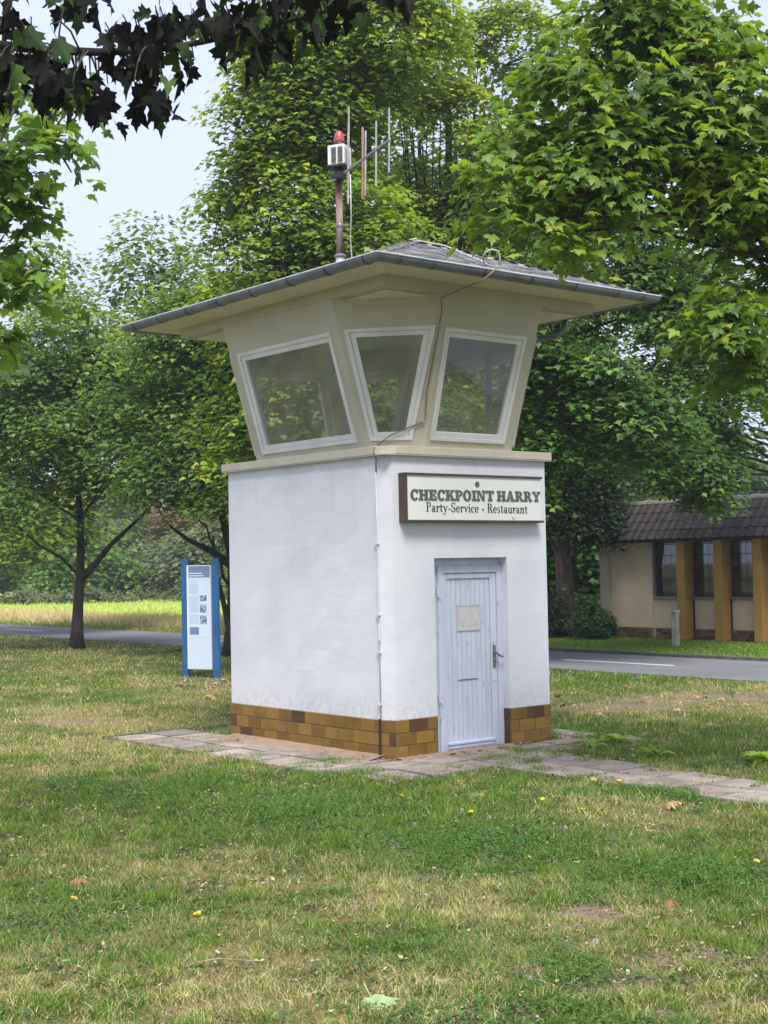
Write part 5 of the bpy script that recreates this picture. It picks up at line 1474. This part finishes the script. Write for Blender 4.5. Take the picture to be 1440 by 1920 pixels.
# undergrowth and dark wood behind the building and behind the tower's right side
TH_LAB = ['dark thicket in the shade right behind the tower', 'dark thicket behind the left end of the tiled roof', 'low dark thicket behind the spruce trunk', 'dark thicket hidden mostly behind the tower body', 'tall dark thicket behind the right part of the tiled roof']
for k, (r, d, h, w) in enumerate(((2.6, 47, 4.5, 3.0), (6.4, 48, 5.0, 3.0), (4.6, 44, 3.6, 2.4), (0.0, 50, 5.5, 3.6), (11.5, 48, 6.0, 3.2))):
    shrub('thicket_bush', TH_LAB[k], 'thicket bushes behind the road', T(r, d), [lobe(r, h * .5, d, w * .8, h * .5), lobe(r + w * .6, h * .4, d - .5, w * .6, h * .42)], 'fir', 100 + k, 3.2, 22, .6, .26)
# beyond the field: fern-like margin, hedge bushes and the hillside wood
fr_rng = np.random.default_rng(14)
far_b = []
spec = [(-19.5, 92, 3.0, 4.6, 'green'), (-14.5, 95, 2.6, 4.2, 'willow'), (-11.2, 92, 3.0, 5.6, 'willow'), (-17.0, 110, 4.0, 8.0, 'cool'), (-9.0, 100, 3.4, 6.4, 'willow'), (-12.4, 108, 2.6, 7.6, 'fir'), (-22.5, 108, 4.6, 6.6, 'willow'), (-26.0, 100, 4.0, 6.0, 'cool'), (-6.0, 106, 4.0, 8.5, 'green'), (-14.6, 118, 3.6, 9.5, 'green')]
lab_far = ['round pale bush at the left end of the field edge', 'low grey-green bush at the far field edge', 'wide olive-green bush at the far field edge', 'tall grey-green tree beyond the far field edge', 'broad light green willow-like bush at the field edge beside the board', 'dark conifer beyond the far field edge',
           'tall green tree beyond the left end of the field', 'green tree at the far left of the field edge', 'tall green tree beyond the field behind the board', 'green tree crown on the rise beyond the field']
for k, (r, d, w, h, pal) in enumerate(spec):
    shrub('field_edge_tree', lab_far[k], 'trees beyond the field', T(r, d), [lobe(r, h * .55, d, w, h * .45), lobe(r - w * .5, h * .38, d - 1, w * .7, h * .36), lobe(r + w * .6, h * .36, d - 1, w * .7, h * .36)], pal, 120 + k, 2.0, 34, 1.0, .36, cat='tree')
rust = shrub('copper_tree', 'reddish brown tree standing out among the green beyond the field', None, T(-15.0, 104), [lobe(-15.0, 5.6, 104, 2.2, 1.8)], 'green', 140, 2.6, 60, .9, .28, cat='tree')
for ch in rust.children:
    if ch.name.startswith('foliage'):
        a_ = ch.data.attributes['tone']; n_ = len(a_.data); c_ = np.zeros(n_ * 4, np.float32); a_.data.foreach_get('color', c_)
        c_ = c_.reshape(-1, 4); lu = c_[:, 1:2]; c_[:, :3] = np.concatenate([lu * 1.0, lu * .74, lu * .42], 1); a_.data.foreach_set('color', c_.ravel())
shrub('fern_margin', 'low bright green growth along the far edge of the field', None, T(-12, 84), [lobe(-24 + 3.2 * k, .35, 83.5 + .8 * (k % 2), 2.0, .75) for k in range(9)], 'willow', 141, 4.0, 40, .5, .2, cat='undergrowth', stuff=True)
shrub('far_wood', 'dense far wood on the rise beyond the field', None, T(-10, 150), [lobe(-60 + 9 * k, 6 + 1.2 * math.sin(k * 1.7), 150 + 5 * math.sin(k * 2.3), 6.5, 7.5 + 1.5 * math.sin(k * 3.1)) for k in range(16)], 'willow', 142, .42, 22, 2.6, 1.9, cat='wood', stuff=True)  # pale leaf tones carry painted distance haze
# the rise itself
hm = MB(); hv = []; nx_, ny_ = 40, 10
for j in range(ny_ + 1):
    for i in range(nx_ + 1):
        r = -190 + 300 * i / nx_; d = 150 + 160 * j / ny_
        x, y, _ = site(r, d); hv.append((x, y, -.1 + 16 * (j / ny_) ** 1.2 * (.8 + .3 * math.sin(i * .5))))
hm.add(hv, [(j * (nx_ + 1) + i, j * (nx_ + 1) + i + 1, (j + 1) * (nx_ + 1) + i + 1, (j + 1) * (nx_ + 1) + i) for j in range(ny_) for i in range(nx_)])
structure(hm.build('hillside', mat('hill_green', (.05, .085, .03), .95, (.035, .06, .025), .08), smooth=True))

# ------------------------------------------------------------------ lawn
def blades(name, label, cat, pts, h, w, cols, rng, lean=.5, bend=True, material=None):
    n = len(pts)
    a = rng.uniform(0, 2 * np.pi, n); side = np.stack([np.cos(a), np.sin(a), np.zeros(n)], 1)
    ln = rng.normal(0, lean, (n, 3)); ln[:, 2] = 0
    p0 = pts; tip = pts + np.stack([np.zeros(n), np.zeros(n), h], 1) + ln * h[:, None]
    L_ = side * (w / 2)[:, None]
    if bend:
        midp = pts + np.stack([np.zeros(n), np.zeros(n), h * .62], 1) + ln * (h * .32)[:, None]
        V_ = np.stack([p0 - L_, p0 + L_, midp + L_ * .8, midp - L_ * .8, tip], 1).reshape(-1, 3)
        o = (np.arange(n) * 5)[:, None]
        F_ = np.concatenate([o + np.array([[0, 1, 2]]), o + np.array([[0, 2, 3]]), o + np.array([[3, 2, 4]])], 1).reshape(-1, 3)
        k = 5
    else:
        V_ = np.stack([p0 - L_, p0 + L_, tip], 1).reshape(-1, 3)
        F_ = np.arange(n * 3).reshape(-1, 3); k = 3
    ob = link(name, bulk(name, V_, F_, material or M_GRASS, np.repeat(cols, k, axis=0)))
    ob['kind'] = 'stuff'
    return tag(ob, label, cat)

def lawn_points(rng, d0, d1, dens):
    r1 = .30 * d1 + 3.4; n = int((d1 - d0) * 2 * r1 * dens)
    d = rng.uniform(d0, d1, n); r = rng.uniform(-r1, r1, n)
    k = (np.abs(r) < .295 * d + .35) | ((np.abs(r) < .295 * d + 3.2) & (rng.random(n) < .12))
    d, r = d[k], r[k]
    return CAM.x + RT.x * r + F2.x * d, CAM.y + RT.y * r + F2.y * d, d
lr = np.random.default_rng(31)
def ground_h(x, y, d):
    g = ((fbm(x, y, .8, 3) - .5) * .05 + (fbm(x, y, 4.0, 3) - .5) * .025) * sstep(34, 26, d)
    nt = np.maximum(np.abs(x - 1.0) - 2.4, np.abs(y - 1.4) - 2.8)
    return np.where(x > ROAD_X0 - 1.5, -.012, g * sstep(-.2, 1.2, nt) - .012)
parts = []
for d0, d1, dens, hh, ww in ((5.4, 8.0, 15500, .036, .0045), (8.0, 11.0, 8400, .040, .0058), (11.0, 15.5, 4300, .046, .0077), (15.5, 23.0, 1450, .044, .010), (23.0, 34.0, 700, .05, .016), (34, 47, 330, .065, .026)):
    x, y, d = lawn_points(lr, d0, d1, dens)
    ok = ~in_pave(x, y) & (x < ROAD_X0 - .02)
    x, y, d = x[ok], y[ok], d[ok]
    dry, bare, clov = fields(x, y)
    tuf = sstep(.22, .78, fbm(x + 7, y - 3, 8.0, 2))
    ok = lr.random(len(x)) > np.clip(bare * 1.05 - .1, 0, .93)
    ok &= lr.random(len(x)) < .42 + .75 * tuf
    x, y, d, dry, bare, clov, tuf = [q[ok] for q in (x, y, d, dry, bare, clov, tuf)]
    n = len(x)
    z = ground_h(x, y, d)
    h = hh * lr.uniform(.45, 1.4, n) * (.5 + .95 * tuf) * (1 - .45 * bare) * (1 - .25 * dry)
    tall = lr.random(n) < .012; h[tall] *= 1.8
    isdry = lr.random(n) < np.clip(.06 + .80 * dry + .3 * bare - .30 * (tuf - .5), 0.03, .92)
    g = lr.random(n)[:, None]
    green = np.array((.062, .128, .022)) * (1 - g) + np.array((.185, .270, .046)) * g
    green = green * (1 - .45 * clov[:, None]) + np.array((.05, .125, .028)) * (.45 * clov[:, None])
    g2 = lr.random(n)[:, None]
    strw = np.array((.26, .225, .09)) * (1 - g2) + np.array((.54, .47, .27)) * g2
    c = np.where(isdry[:, None], strw, green) * lr.uniform(.65, 1.3, n)[:, None] * (.78 + .4 * tuf)[:, None]
    out_ = np.abs(to_site(x, y)[0]) > .295 * d + .35
    parts.append((np.stack([x, y, z], 1), h, np.where(out_, ww * 3.0, ww) * lr.uniform(.7, 1.3, n), c, d))
# flat little weed leaves of many greens, dead bits and crumbs between the blades
wx, wy, wd = lawn_points(lr, 5.4, 15.0, 1250)
wdry, wbare, wcl = fields(wx, wy)
wn_ = fbm(wx * 1.0 + 60, wy - 20, 2.6, 3)
ok = ~in_pave(wx, wy) & (lr.random(len(wx)) < np.clip(2.2 * (wn_ - .36), .05, 1))
wx, wy, wd, wdry = wx[ok], wy[ok], wd[ok], wdry[ok]
P_ = np.concatenate([p[0] for p in parts]); H_ = np.concatenate([p[1] for p in parts]); W_2 = np.concatenate([p[2] for p in parts]); C_2 = np.concatenate([p[3] for p in parts]); D_ = np.concatenate([p[4] for p in parts])
nearm = D_ < 7.0
# one lawn: bent blades near the path's start, plain blades further off, joined into one mesh
def blade_arrays(pts, h, w, cols, rng, lean, bend):
    n = len(pts)
    a = rng.uniform(0, 2 * np.pi, n); side = np.stack([np.cos(a), np.sin(a), np.zeros(n)], 1)
    ln = rng.normal(0, lean, (n, 3)); ln[:, 2] = 0
    up = np.stack([np.zeros(n), np.zeros(n), h], 1); L_ = side * (w / 2)[:, None]
    tip = pts + up + ln * h[:, None]
    if bend:
        mid = pts + up * .6 + ln * (h * .3)[:, None]
        V_ = np.stack([pts - L_, pts + L_, mid + L_ * .8, mid - L_ * .8, tip], 1).reshape(-1, 3)
        o = (np.arange(n) * 5)[:, None]
        F_ = np.concatenate([o + np.array([[0, 1, 2]]), o + np.array([[0, 2, 3]]), o + np.array([[3, 2, 4]])], 1).reshape(-1, 3); k = 5
    else:
        V_ = np.stack([pts - L_, pts + L_, tip], 1).reshape(-1, 3); F_ = np.arange(n * 3).reshape(-1, 3); k = 3
    return V_, F_, np.repeat(cols, k, axis=0)
va, fa, ca = blade_arrays(P_[nearm], H_[nearm], W_2[nearm], C_2[nearm], lr, .75, True)
vb, fb, cb_ = blade_arrays(P_[~nearm], H_[~nearm], W_2[~nearm], C_2[~nearm], lr, .6, False)
lawn = link('lawn_grass', bulk('lawn_grass', np.concatenate([va, vb]), np.concatenate([fa, fb + len(va)]), M_GRASS, np.concatenate([ca, cb_])))
lawn['kind'] = 'stuff'; tag(lawn, 'short patchy lawn grass, part green and part dried to straw', 'grass')

# clover and other broad little leaves
x, y, d = lawn_points(lr, 5.6, 13.5, 2000)
dry, bare, clov = fields(x, y)
ok = (lr.random(len(x)) < clov * .95) & ~in_pave(x, y)
x, y, d, clov = x[ok], y[ok], d[ok], clov[ok]
n = len(x); rep = np.repeat(np.arange(n), 3)
ang_ = np.tile(np.array([0, 2.09, 4.19]), n) + np.repeat(lr.uniform(0, 6.28, n), 3)
zc = (ground_h(x, y, d) + lr.uniform(.015, .062, n) * (.6 + .6 * clov))[rep]
pc = np.stack([x[rep], y[rep], zc], 1)
dr = np.stack([np.cos(ang_), np.sin(ang_), np.full(3 * n, .15)], 1)
nr = norm(np.array([0, 0, 1.0]) + lr.normal(0, .3, (3 * n, 3)))
t_, b2, n2_ = leaf_frames(lr, dr, nr)
LEAFLET = (np.array([(0, 0, 0), (.55, .40, .05), (1, 0, -.05), (.55, -.40, .05)]), np.array([(0, 2, 1), (0, 3, 2)]))
cc = np.array((.045, .115, .026)) + np.array((.06, .10, .02)) * lr.random((3 * n, 1))
vv, ff, cc = place_leaves(LEAFLET, pc, t_, b2, n2_, lr.uniform(.012, .021, 3 * n), cc)
cl_o = link('clover', bulk('clover', vv, ff, M_GRASS, cc)); cl_o['kind'] = 'stuff'; tag(cl_o, 'darker green clover patches spreading through the lawn', 'clover')

nw = len(wx); k3 = 2
rep = np.repeat(np.arange(nw), k3)
ang_ = np.tile(np.arange(k3) * 2.1, nw) + np.repeat(lr.uniform(0, 6.28, nw), k3) + lr.normal(0, .3, nw * k3)
zc = (ground_h(wx, wy, wd) + lr.uniform(.006, .034, nw))[rep]
dr = np.stack([np.cos(ang_), np.sin(ang_), lr.uniform(-.1, .5, nw * k3)], 1)
t_, b2, n2_ = leaf_frames(lr, dr, norm(np.array([0, 0, 1.0]) + lr.normal(0, .35, (nw * k3, 3))))
kind_ = lr.random(nw)
wc = np.where((kind_ < .62)[:, None], np.array((.035, .085, .022)) + np.array((.07, .10, .03)) * lr.random((nw, 1)),
     np.where((kind_ < .80)[:, None], np.array((.15, .10, .06)) * lr.uniform(.5, 1.4, (nw, 1)), np.where((kind_ < .93)[:, None], np.array((.50, .43, .28)) * lr.uniform(.6, 1.2, (nw, 1)), np.array((.045, .035, .03)) * lr.uniform(.6, 1.6, (nw, 1)))))
vv, ff, cc = place_leaves(LEAFLET, np.stack([wx[rep], wy[rep], zc], 1), t_, b2 * .8, n2_, (lr.uniform(.012, .030, nw))[rep] * lr.uniform(.7, 1.2, nw * k3), wc[rep])
wo = link('lawn_weeds', bulk('lawn_weeds', vv, ff, M_GRASS, cc)); wo['kind'] = 'stuff'; tag(wo, 'small broad weed leaves and dead bits strewn through the lawn', 'weeds')

# grass in the joints and over the edges of the paving
x, y, d = lawn_points(lr, 10.5, 18.5, 2600)
jx = np.zeros(len(x), bool)
for (x0, x1, y0, y1) in PAVE:
    inside = (x > x0) & (x < x1) & (y > y0) & (y < y1)
    e = np.minimum(np.minimum(x - x0, x1 - x), np.minimum(y - y0, y1 - y))
    jx |= inside & (e < .016)
ok = jx & (fbm(x, y, 2.2, 3) > .46)
x, y, d = x[ok], y[ok], d[ok]; n = len(x)
g = lr.random(n)[:, None]
jv, jf, jc = blade_arrays(np.stack([x, y, np.zeros(n)], 1), lr.uniform(.015, .05, n), np.full(n, .008), np.array((.07, .13, .03)) * (1 - g) + np.array((.30, .25, .11)) * g, lr, .6, False)
jo = link('joint_grass', bulk('joint_grass', jv, jf, M_GRASS, jc)); jo['kind'] = 'stuff'; tag(jo, 'thin grass growing in the paving joints', 'grass')

# tall dry grass and verge beyond the road, and the verge in front of the building
def band(r0, x0, x1, y0, y1, dens):
    n = int((x1 - x0) * (y1 - y0) * dens)
    return r0.uniform(x0, x1, n), r0.uniform(y0, y1, n)
x, y = band(lr, 13.6, 18.0, 16, 70, 150)
m_ = fbm(x, y, .5, 3)
g = lr.random(len(x))[:, None]
dryf = sstep(14.3, 15.6, x) * sstep(18.2, 17.4, x + .8 * (m_ - .5))
isd = lr.random(len(x)) < .12 + .82 * dryf
c = np.where(isd[:, None], np.array((.66, .48, .33)) * (1 - g) + np.array((.74, .60, .38)) * g, np.array((.16, .22, .04)) * (1 - g) + np.array((.30, .33, .07)) * g)
hh = (.10 + .30 * dryf * (.6 + .8 * m_)) * lr.uniform(.6, 1.25, len(x))
blades('meadow_grass', 'tall tan and green meadow grass along the far side of the road', 'grass', np.stack([x, y, np.full(len(x), -.015)], 1), hh, lr.uniform(.025, .05, len(x)), c, lr, .35, False)
x, y = band(lr, 13.55, 18.6, -1, 16, 420)
g = lr.random(len(x))[:, None]
c = np.array((.11, .215, .032)) * (1 - g) + np.array((.25, .36, .055)) * g
blades('verge_grass', 'bright green verge grass between the kerb and the building', 'grass', np.stack([x, y, np.full(len(x), -.01)], 1), lr.uniform(.02, .055, len(x)) * np.where(x > 18.0, .6, 1), lr.uniform(.014, .028, len(x)), c, lr, .45, False)
x, y = band(lr, 19.2, 36, 30, 75, 16)
g = lr.random(len(x))[:, None]
c = np.array((.32, .40, .08)) * (1 - g) + np.array((.46, .52, .14)) * g
blades('crop_leaves', 'light green low crop on the field', 'crop', np.stack([x, y, np.full(len(x), .0)], 1), lr.uniform(.12, .22, len(x)), lr.uniform(.05, .1, len(x)), c, lr, .5, False)

# ------------------------------------------------------------------ small plants, flowers, litter on the lawn
def gz_at(x, y):
    d = to_site(x, y)[1]
    return float(ground_h(np.array([x]), np.array([y]), np.array([d]))[0])
def on(r, d):
    x, y, _ = site(r, d)
    return x, y, gz_at(x, y)
fl_rng = random.Random(3)
def flower_y():
    m = MB(); n_ = 11
    for k in range(n_):
        a = 2 * math.pi * k / n_
        for rr, zz, hw in ((.019, .004, .0045), (.012, .008, .004)):
            c, s = math.cos(a + rr * 20), math.sin(a + rr * 20)
            m.add([(0, 0, zz - .003), (c * rr * .8 - s * hw, s * rr * .8 + c * hw, zz), (c * rr, s * rr, zz - .002), (c * rr * .8 + s * hw, s * rr * .8 - c * hw, zz)], [(0, 1, 2, 3)])
    return m.mesh('blossom', M_PETAL_Y)
def flower_p():
    m = MB(); n_ = 26
    for k in range(n_):
        z = 1 - 1.6 * (k + .5) / n_; a = k * 2.4; q = math.sqrt(max(0, 1 - z * z))
        d_ = V((q * math.cos(a), q * math.sin(a), z)); sd = d_.cross(V((0, 0, 1)) if abs(z) < .9 else V((1, 0, 0))).normalized()
        m.add([d_ * .004, d_ * .010 + sd * .002, d_ * .0135, d_ * .010 - sd * .002], [(0, 1, 2, 3)])
    return m.mesh('blossom', M_PETAL_P)
stem_m = MB().tube([(0, 0, 0), (.003, .002, .5), (0, 0, 1)], [.0016, .0013, .0012], 5).mesh('stem', mat('flower_stem', (.08, .14, .03), .7))
YF, PF = flower_y(), flower_p()
def flower(name, mesh, r, d, h, label, cat, group):
    x, y, z = on(r, d)
    t_ = thing(name, (x, y, z), label, cat, group)
    s = link('stem', stem_m, t_); s.matrix_basis = Matrix.Translation((x, y, z)) @ Matrix.Diagonal((1, 1, h, 1))
    b = link('blossom', mesh, t_)
    b.matrix_basis = Matrix.Translation((x, y, z + h)) @ Matrix.Rotation(fl_rng.uniform(-.35, .35), 4, 'X') @ Matrix.Rotation(fl_rng.uniform(-.35, .35), 4, 'Y') @ Matrix.Rotation(fl_rng.uniform(0, 6), 4, 'Z') @ Matrix.Scale(fl_rng.uniform(1.0, 1.4), 4)
def where(r, d):
    side = 'left' if r < -.6 else 'right' if r > 1.15 else 'middle'
    return {'left': 'on the left side of the lawn', 'right': 'on the right side of the lawn', 'middle': 'in the middle of the lawn'}[side] + (' near the bottom edge' if d < 8.3 else ' near the clover patch' if d < 11 else ' close to the paving')
Y_SPOTS = [(-1.08, 7.95), (-2.08, 15.4), (-1.72, 15.1), (.63, 12.6), (1.4, 12.7), (1.79, 12.5), (1.98, 12.3), (1.22, 11.4), (1.47, 10.9), (2.28, 8.45), (2.34, 8.5), (-1.86, 8.4), (2.36, 9.3), (.1, 11.9), (-.3, 14.2), (.63, 11.1), (2.3, 9.0)]
for r, d in Y_SPOTS:
    flower('hawkbit_flower', YF, r, d, fl_rng.uniform(.05, .085), 'small yellow flower ' + where(r, d), 'flower', 'yellow flowers ' + where(r, d))
P_SPOTS = [(.75, 10.8), (.86, 10.6), (.55, 10.9), (.18, 10.4), (.95, 10.0), (1.65, 9.8), (1.72, 9.9), (-.52, 9.4), (-.30, 9.0), (-.2, 8.0), (-.12, 8.1), (.28, 8.3), (1.02, 7.2), (.05, 9.6), (1.25, 10.2), (-.75, 8.6), (-.95, 9.8), (.62, 6.5)]
for r, d in P_SPOTS:
    flower('clover_flower', PF, r, d, fl_rng.uniform(.06, .10), 'small pale pink clover head ' + where(r, d), 'flower', 'pink clover heads ' + where(r, d))

def fallen_leaf(r, d, size, mt, label, group=None, curl=.5, seed=0, z0=None):
    rg = np.random.default_rng(seed)
    sv, sf = leaf_full(curl); sv = sv.copy(); sv[:, 2] += rg.normal(0, .06, len(sv))
    x, y, z = on(r, d)
    m = MB(); m.add([tuple(p * size) for p in sv], [tuple(int(i) for i in f) for f in sf])
    m.add([(0, 0, 0), (-.5 * size, .03 * size, .02), (-.5 * size, .06 * size, .02), (0, .03 * size, 0)], [(0, 1, 2, 3)])
    o = m.build('fallen_leaf', mt)
    o.location = (x, y, (z if z0 is None else z0) + .045); o.rotation_euler = (rg.uniform(-.4, .4), rg.uniform(-.4, .4), rg.uniform(0, 6.2))
    sol = o.modifiers.new('thick', 'SOLIDIFY'); sol.thickness = .0012
    return tag(o, label, 'leaf', group)
fallen_leaf(-.10, 6.42, .17, M_GREENLEAF, 'large pale green fallen leaf lying on the grass near the bottom edge', seed=1, curl=.2)
fallen_leaf(-2.02, 9.0, .13, M_DRYLEAF, 'curled dark rust brown fallen leaf in the green grass on the left', seed=2, curl=1.0)
fallen_leaf(1.60, 8.15, .13, M_DRYLEAF, 'curled brown fallen leaf beside the bare patch on the right', seed=3, curl=1.0)
fallen_leaf(.78, 12.0, .12, M_DRYLEAF2, 'tan curled leaf on the grass in front of the path', seed=4, curl=.8)
fallen_leaf(1.95, 14.3, .16, M_DRYLEAF2, 'orange-tan leaf lying at the grassy edge of the slab right of the tower', seed=5, curl=.8)
fallen_leaf(2.2, 11.3, .14, M_DRYLEAF2, 'tan leaf lying right of the path in thin grass', seed=6, curl=.7)
fallen_leaf(-2.55, 21.2, .2, M_DRYLEAF2, 'tan leaf on the grass below the information board', seed=7, curl=.7)
fallen_leaf(.78, 15.4, .14, M_GREENLEAF, 'pale leaf against the clinker plinth right of the door', seed=8, curl=.4, z0=0)
lit = random.Random(9)
for k in range(34):
    if k < 20: r, d = lit.uniform(2.0, 5.4), lit.uniform(18.2, 22.5)
    else: r, d = lit.uniform(-3.6, -2.4), lit.uniform(22.8, 26)
    fallen_leaf(r, d, lit.uniform(.08, .14), M_DRYLEAF2 if k % 3 else M_DRYLEAF, 'small dry brown leaf in the leaf litter right of the tower' if k < 20 else 'small dry brown leaf on the bare ground beside the information board', 'dry leaves littered right of the tower' if k < 20 else 'dry leaves littered by the information board', .9, 50 + k)
tw = thing('fallen_twig', on(-.82, 7.05), 'pale peeled twig lying in the grass near the bottom', 'twig')
x, y, z = on(-.84, 7.05)
MB().tube([(x - .11, y + .05, z + .05), (x - .02, y, z + .062), (x + .07, y - .06, z + .05), (x + .16, y - .12, z + .04)], [.004, .005, .004, .002], 6).build('stem', mat('peeled_twig', (.36, .31, .25), .8, (.16, .11, .08), 14), tw)
MB().tube([(x - .02, y, z + .062), (x + .0, y + .05, z + .07)], [.004, .002], 5).build('side_shoot', M_TWIG, tw)
def rosette(r, d, label, n_=13, L__=.17, seed=0, col=(.20, .33, .05)):
    rg = np.random.default_rng(seed)
    x, y, z = on(r, d)
    t_ = thing('dock_plant', (x, y, z), label, 'plant', 'broad-leaved weeds by the paving')
    for k in range(n_):
        a = 2 * math.pi * k / n_ + rg.normal(0, .2); L_ = L__ * rg.uniform(.6, 1.15); up_ = rg.uniform(.6, 1.25)
        w = L_ * .17
        vs = []
        for i, (q, ww) in enumerate(((0, .25), (.3, .8), (.6, 1.0), (.85, .6), (1, .05))):
            xx = L_ * q; zz = L_ * (up_ * q - .75 * q * q) + .01
            for s in (-1, 0, 1):
                vs.append((xx * math.cos(a) - s * w * ww * math.sin(a), xx * math.sin(a) + s * w * ww * math.cos(a), zz + abs(s) * w * .25))
        fs = [(i * 3 + j, i * 3 + j + 1, i * 3 + j + 4, i * 3 + j + 3) for i in range(4) for j in range(2)]
        c = np.repeat((np.array(col) * rg.uniform(.7, 1.15))[None], len(vs), 0)
        o = link('leaf', bulk('leaf', np.array(vs), np.array(fs), M_LEAF_NEAR, c, True), t_)
        o.matrix_basis = Matrix.Translation((x, y, z + .01))
rosette(3.62, 13.6, 'bright green leafy weed at the right edge beside the path', 24, .25, 1, (.30, .45, .075))
rosette(2.66, 14.2, 'low green weed rosette at the edge of the path right of the slab', 16, .19, 2, (.22, .36, .06))
rosette(2.45, 15.3, 'pale green leafy weed spreading over the slab right of the tower', 20, .22, 3, (.30, .43, .09))
rosette(2.15, 15.0, 'small pale green weed between slab and grass', 12, .17, 4, (.28, .40, .09))
def tuft(r, d, n_, hh, label, seed):
    rg = np.random.default_rng(seed); x, y, z = on(r, d)
    p = np.stack([x + rg.normal(0, .07, n_), y + rg.normal(0, .06, n_), np.full(n_, .0)], 1)
    g = rg.random((n_, 1))
    v_, f_, c_ = blade_arrays(p, rg.uniform(.4, 1.2, n_) * hh, np.full(n_, .007), np.array((.06, .13, .025)) * (1 - g) + np.array((.17, .25, .05)) * g, rg, .55, True)
    o = link('grass_tuft', bulk('grass_tuft', v_, f_, M_GRASS, c_)); tag(o, label, 'grass tuft', 'grass tufts on the paving')
tuft(1.78, 15.7, 150, .13, 'grass tuft against the right end of the tiled plinth', 11)
tuft(-.26, 13.35, 70, .08, 'thin grass tuft on the slabs below the front corner', 12)
tuft(-1.62, 14.75, 90, .05, 'small green tuft on the slabs along the left wall', 13)
tuft(-1.75, 16.2, 60, .05, 'tiny tuft near the far end of the left paving', 14)
tuft(1.38, 13.9, 110, .09, 'grass tuft at the joint between slabs and path', 15)

# reddish sand washed against the foot of the plinth
def sand(name, a, b_, out, w, label):
    a, b_, out = V(a), V(b_), V(out); n_ = 60; k_ = 5; L__ = (b_ - a).length; vs = []
    for i in range(n_ + 1):
        p = a.lerp(b_, i / n_); ww = w * (.35 + 1.2 * float(fbm(np.array([p.x * 1.0 + 4]), np.array([p.y + 2]), 3.3, 3)[0]))
        for j in range(k_ + 1):
            q = p + out * (ww * j / k_); hgt = .040 * (1 - j / k_) ** 1.6 + .010 * float(vnoise(np.array([q.x * 22]), np.array([q.y * 22]))[0])
            vs.append((q.x, q.y, (.022 + hgt * (.8 if abs(out.x) > .5 else .25)) if j < k_ else -.01))
    fs = [(i * (k_ + 1) + j, (i + 1) * (k_ + 1) + j, (i + 1) * (k_ + 1) + j + 1, i * (k_ + 1) + j + 1) for i in range(n_) for j in range(k_)]
    m = MB(); m.add(vs, fs); o = m.build(name, mat('red_sand', (.31, .215, .16), .95, (.24, .17, .125), 9, c3=(.20, .14, .10), s3=40, bump=.8, bscale=80), smooth=True, kind='stuff')
    tag(o, label, 'sand')
sand('red_sand', (-.012, 2.85, 0), (-.012, .1, 0), (-1, 0, 0), .26, 'reddish sand washed against the left foot of the plinth')
sand('red_sand', (.05, -.012, 0), (1.62, -.012, 0), (0, -1, 0), .11, 'reddish crumbs and sand below the door threshold')
# mortar rubble along the foot of the plinth
dm = np.random.default_rng(77); rub = MB()
for k in range(520):
    if k < 330: x, y = -.02 - abs(dm.normal(0, .07)), dm.uniform(-.05, 2.9)
    else: x, y = dm.uniform(-.1, 1.9), -.03 - abs(dm.normal(0, .06))
    s = dm.uniform(.004, .014) * (1 if k % 9 else 2)
    c = np.array([x, y, .022 + s * .4])
    o_ = [tuple(c + np.array(q) * s * dm.uniform(.6, 1.3)) for q in ((1, 0, 0), (0, 1, 0), (-1, 0, 0), (0, -1, 0), (0, 0, .8), (0, 0, -.8))]
    rub.add(o_, [(0, 1, 4), (1, 2, 4), (2, 3, 4), (3, 0, 4), (1, 0, 5), (2, 1, 5), (3, 2, 5), (0, 3, 5)])
ro = rub.build('rubble', mat('red_rubble', (.26, .13, .09), .95, (.34, .26, .2), 30), kind='stuff')
tag(ro, 'reddish mortar crumbs scattered along the foot of the plinth', 'rubble')

# ------------------------------------------------------------------ the damp air that pales the far trees
hz_m = bpy.data.materials.new('haze_air'); hz_m.use_nodes = True
_n = hz_m.node_tree.nodes; _n.clear()
_o = _n.new('ShaderNodeOutputMaterial'); _v = _n.new('ShaderNodeVolumePrincipled')
_v.inputs['Color'].default_value = (.82, .87, .92, 1); _v.inputs['Density'].default_value = .0008; _v.inputs['Anisotropy'].default_value = .2
hz_m.node_tree.links.new(_v.outputs[0], _o.inputs['Volume'])
hz = MB().box(-760, 800, -760, 800, -1.2, 27).build('haze', hz_m)
hz['kind'] = 'stuff'
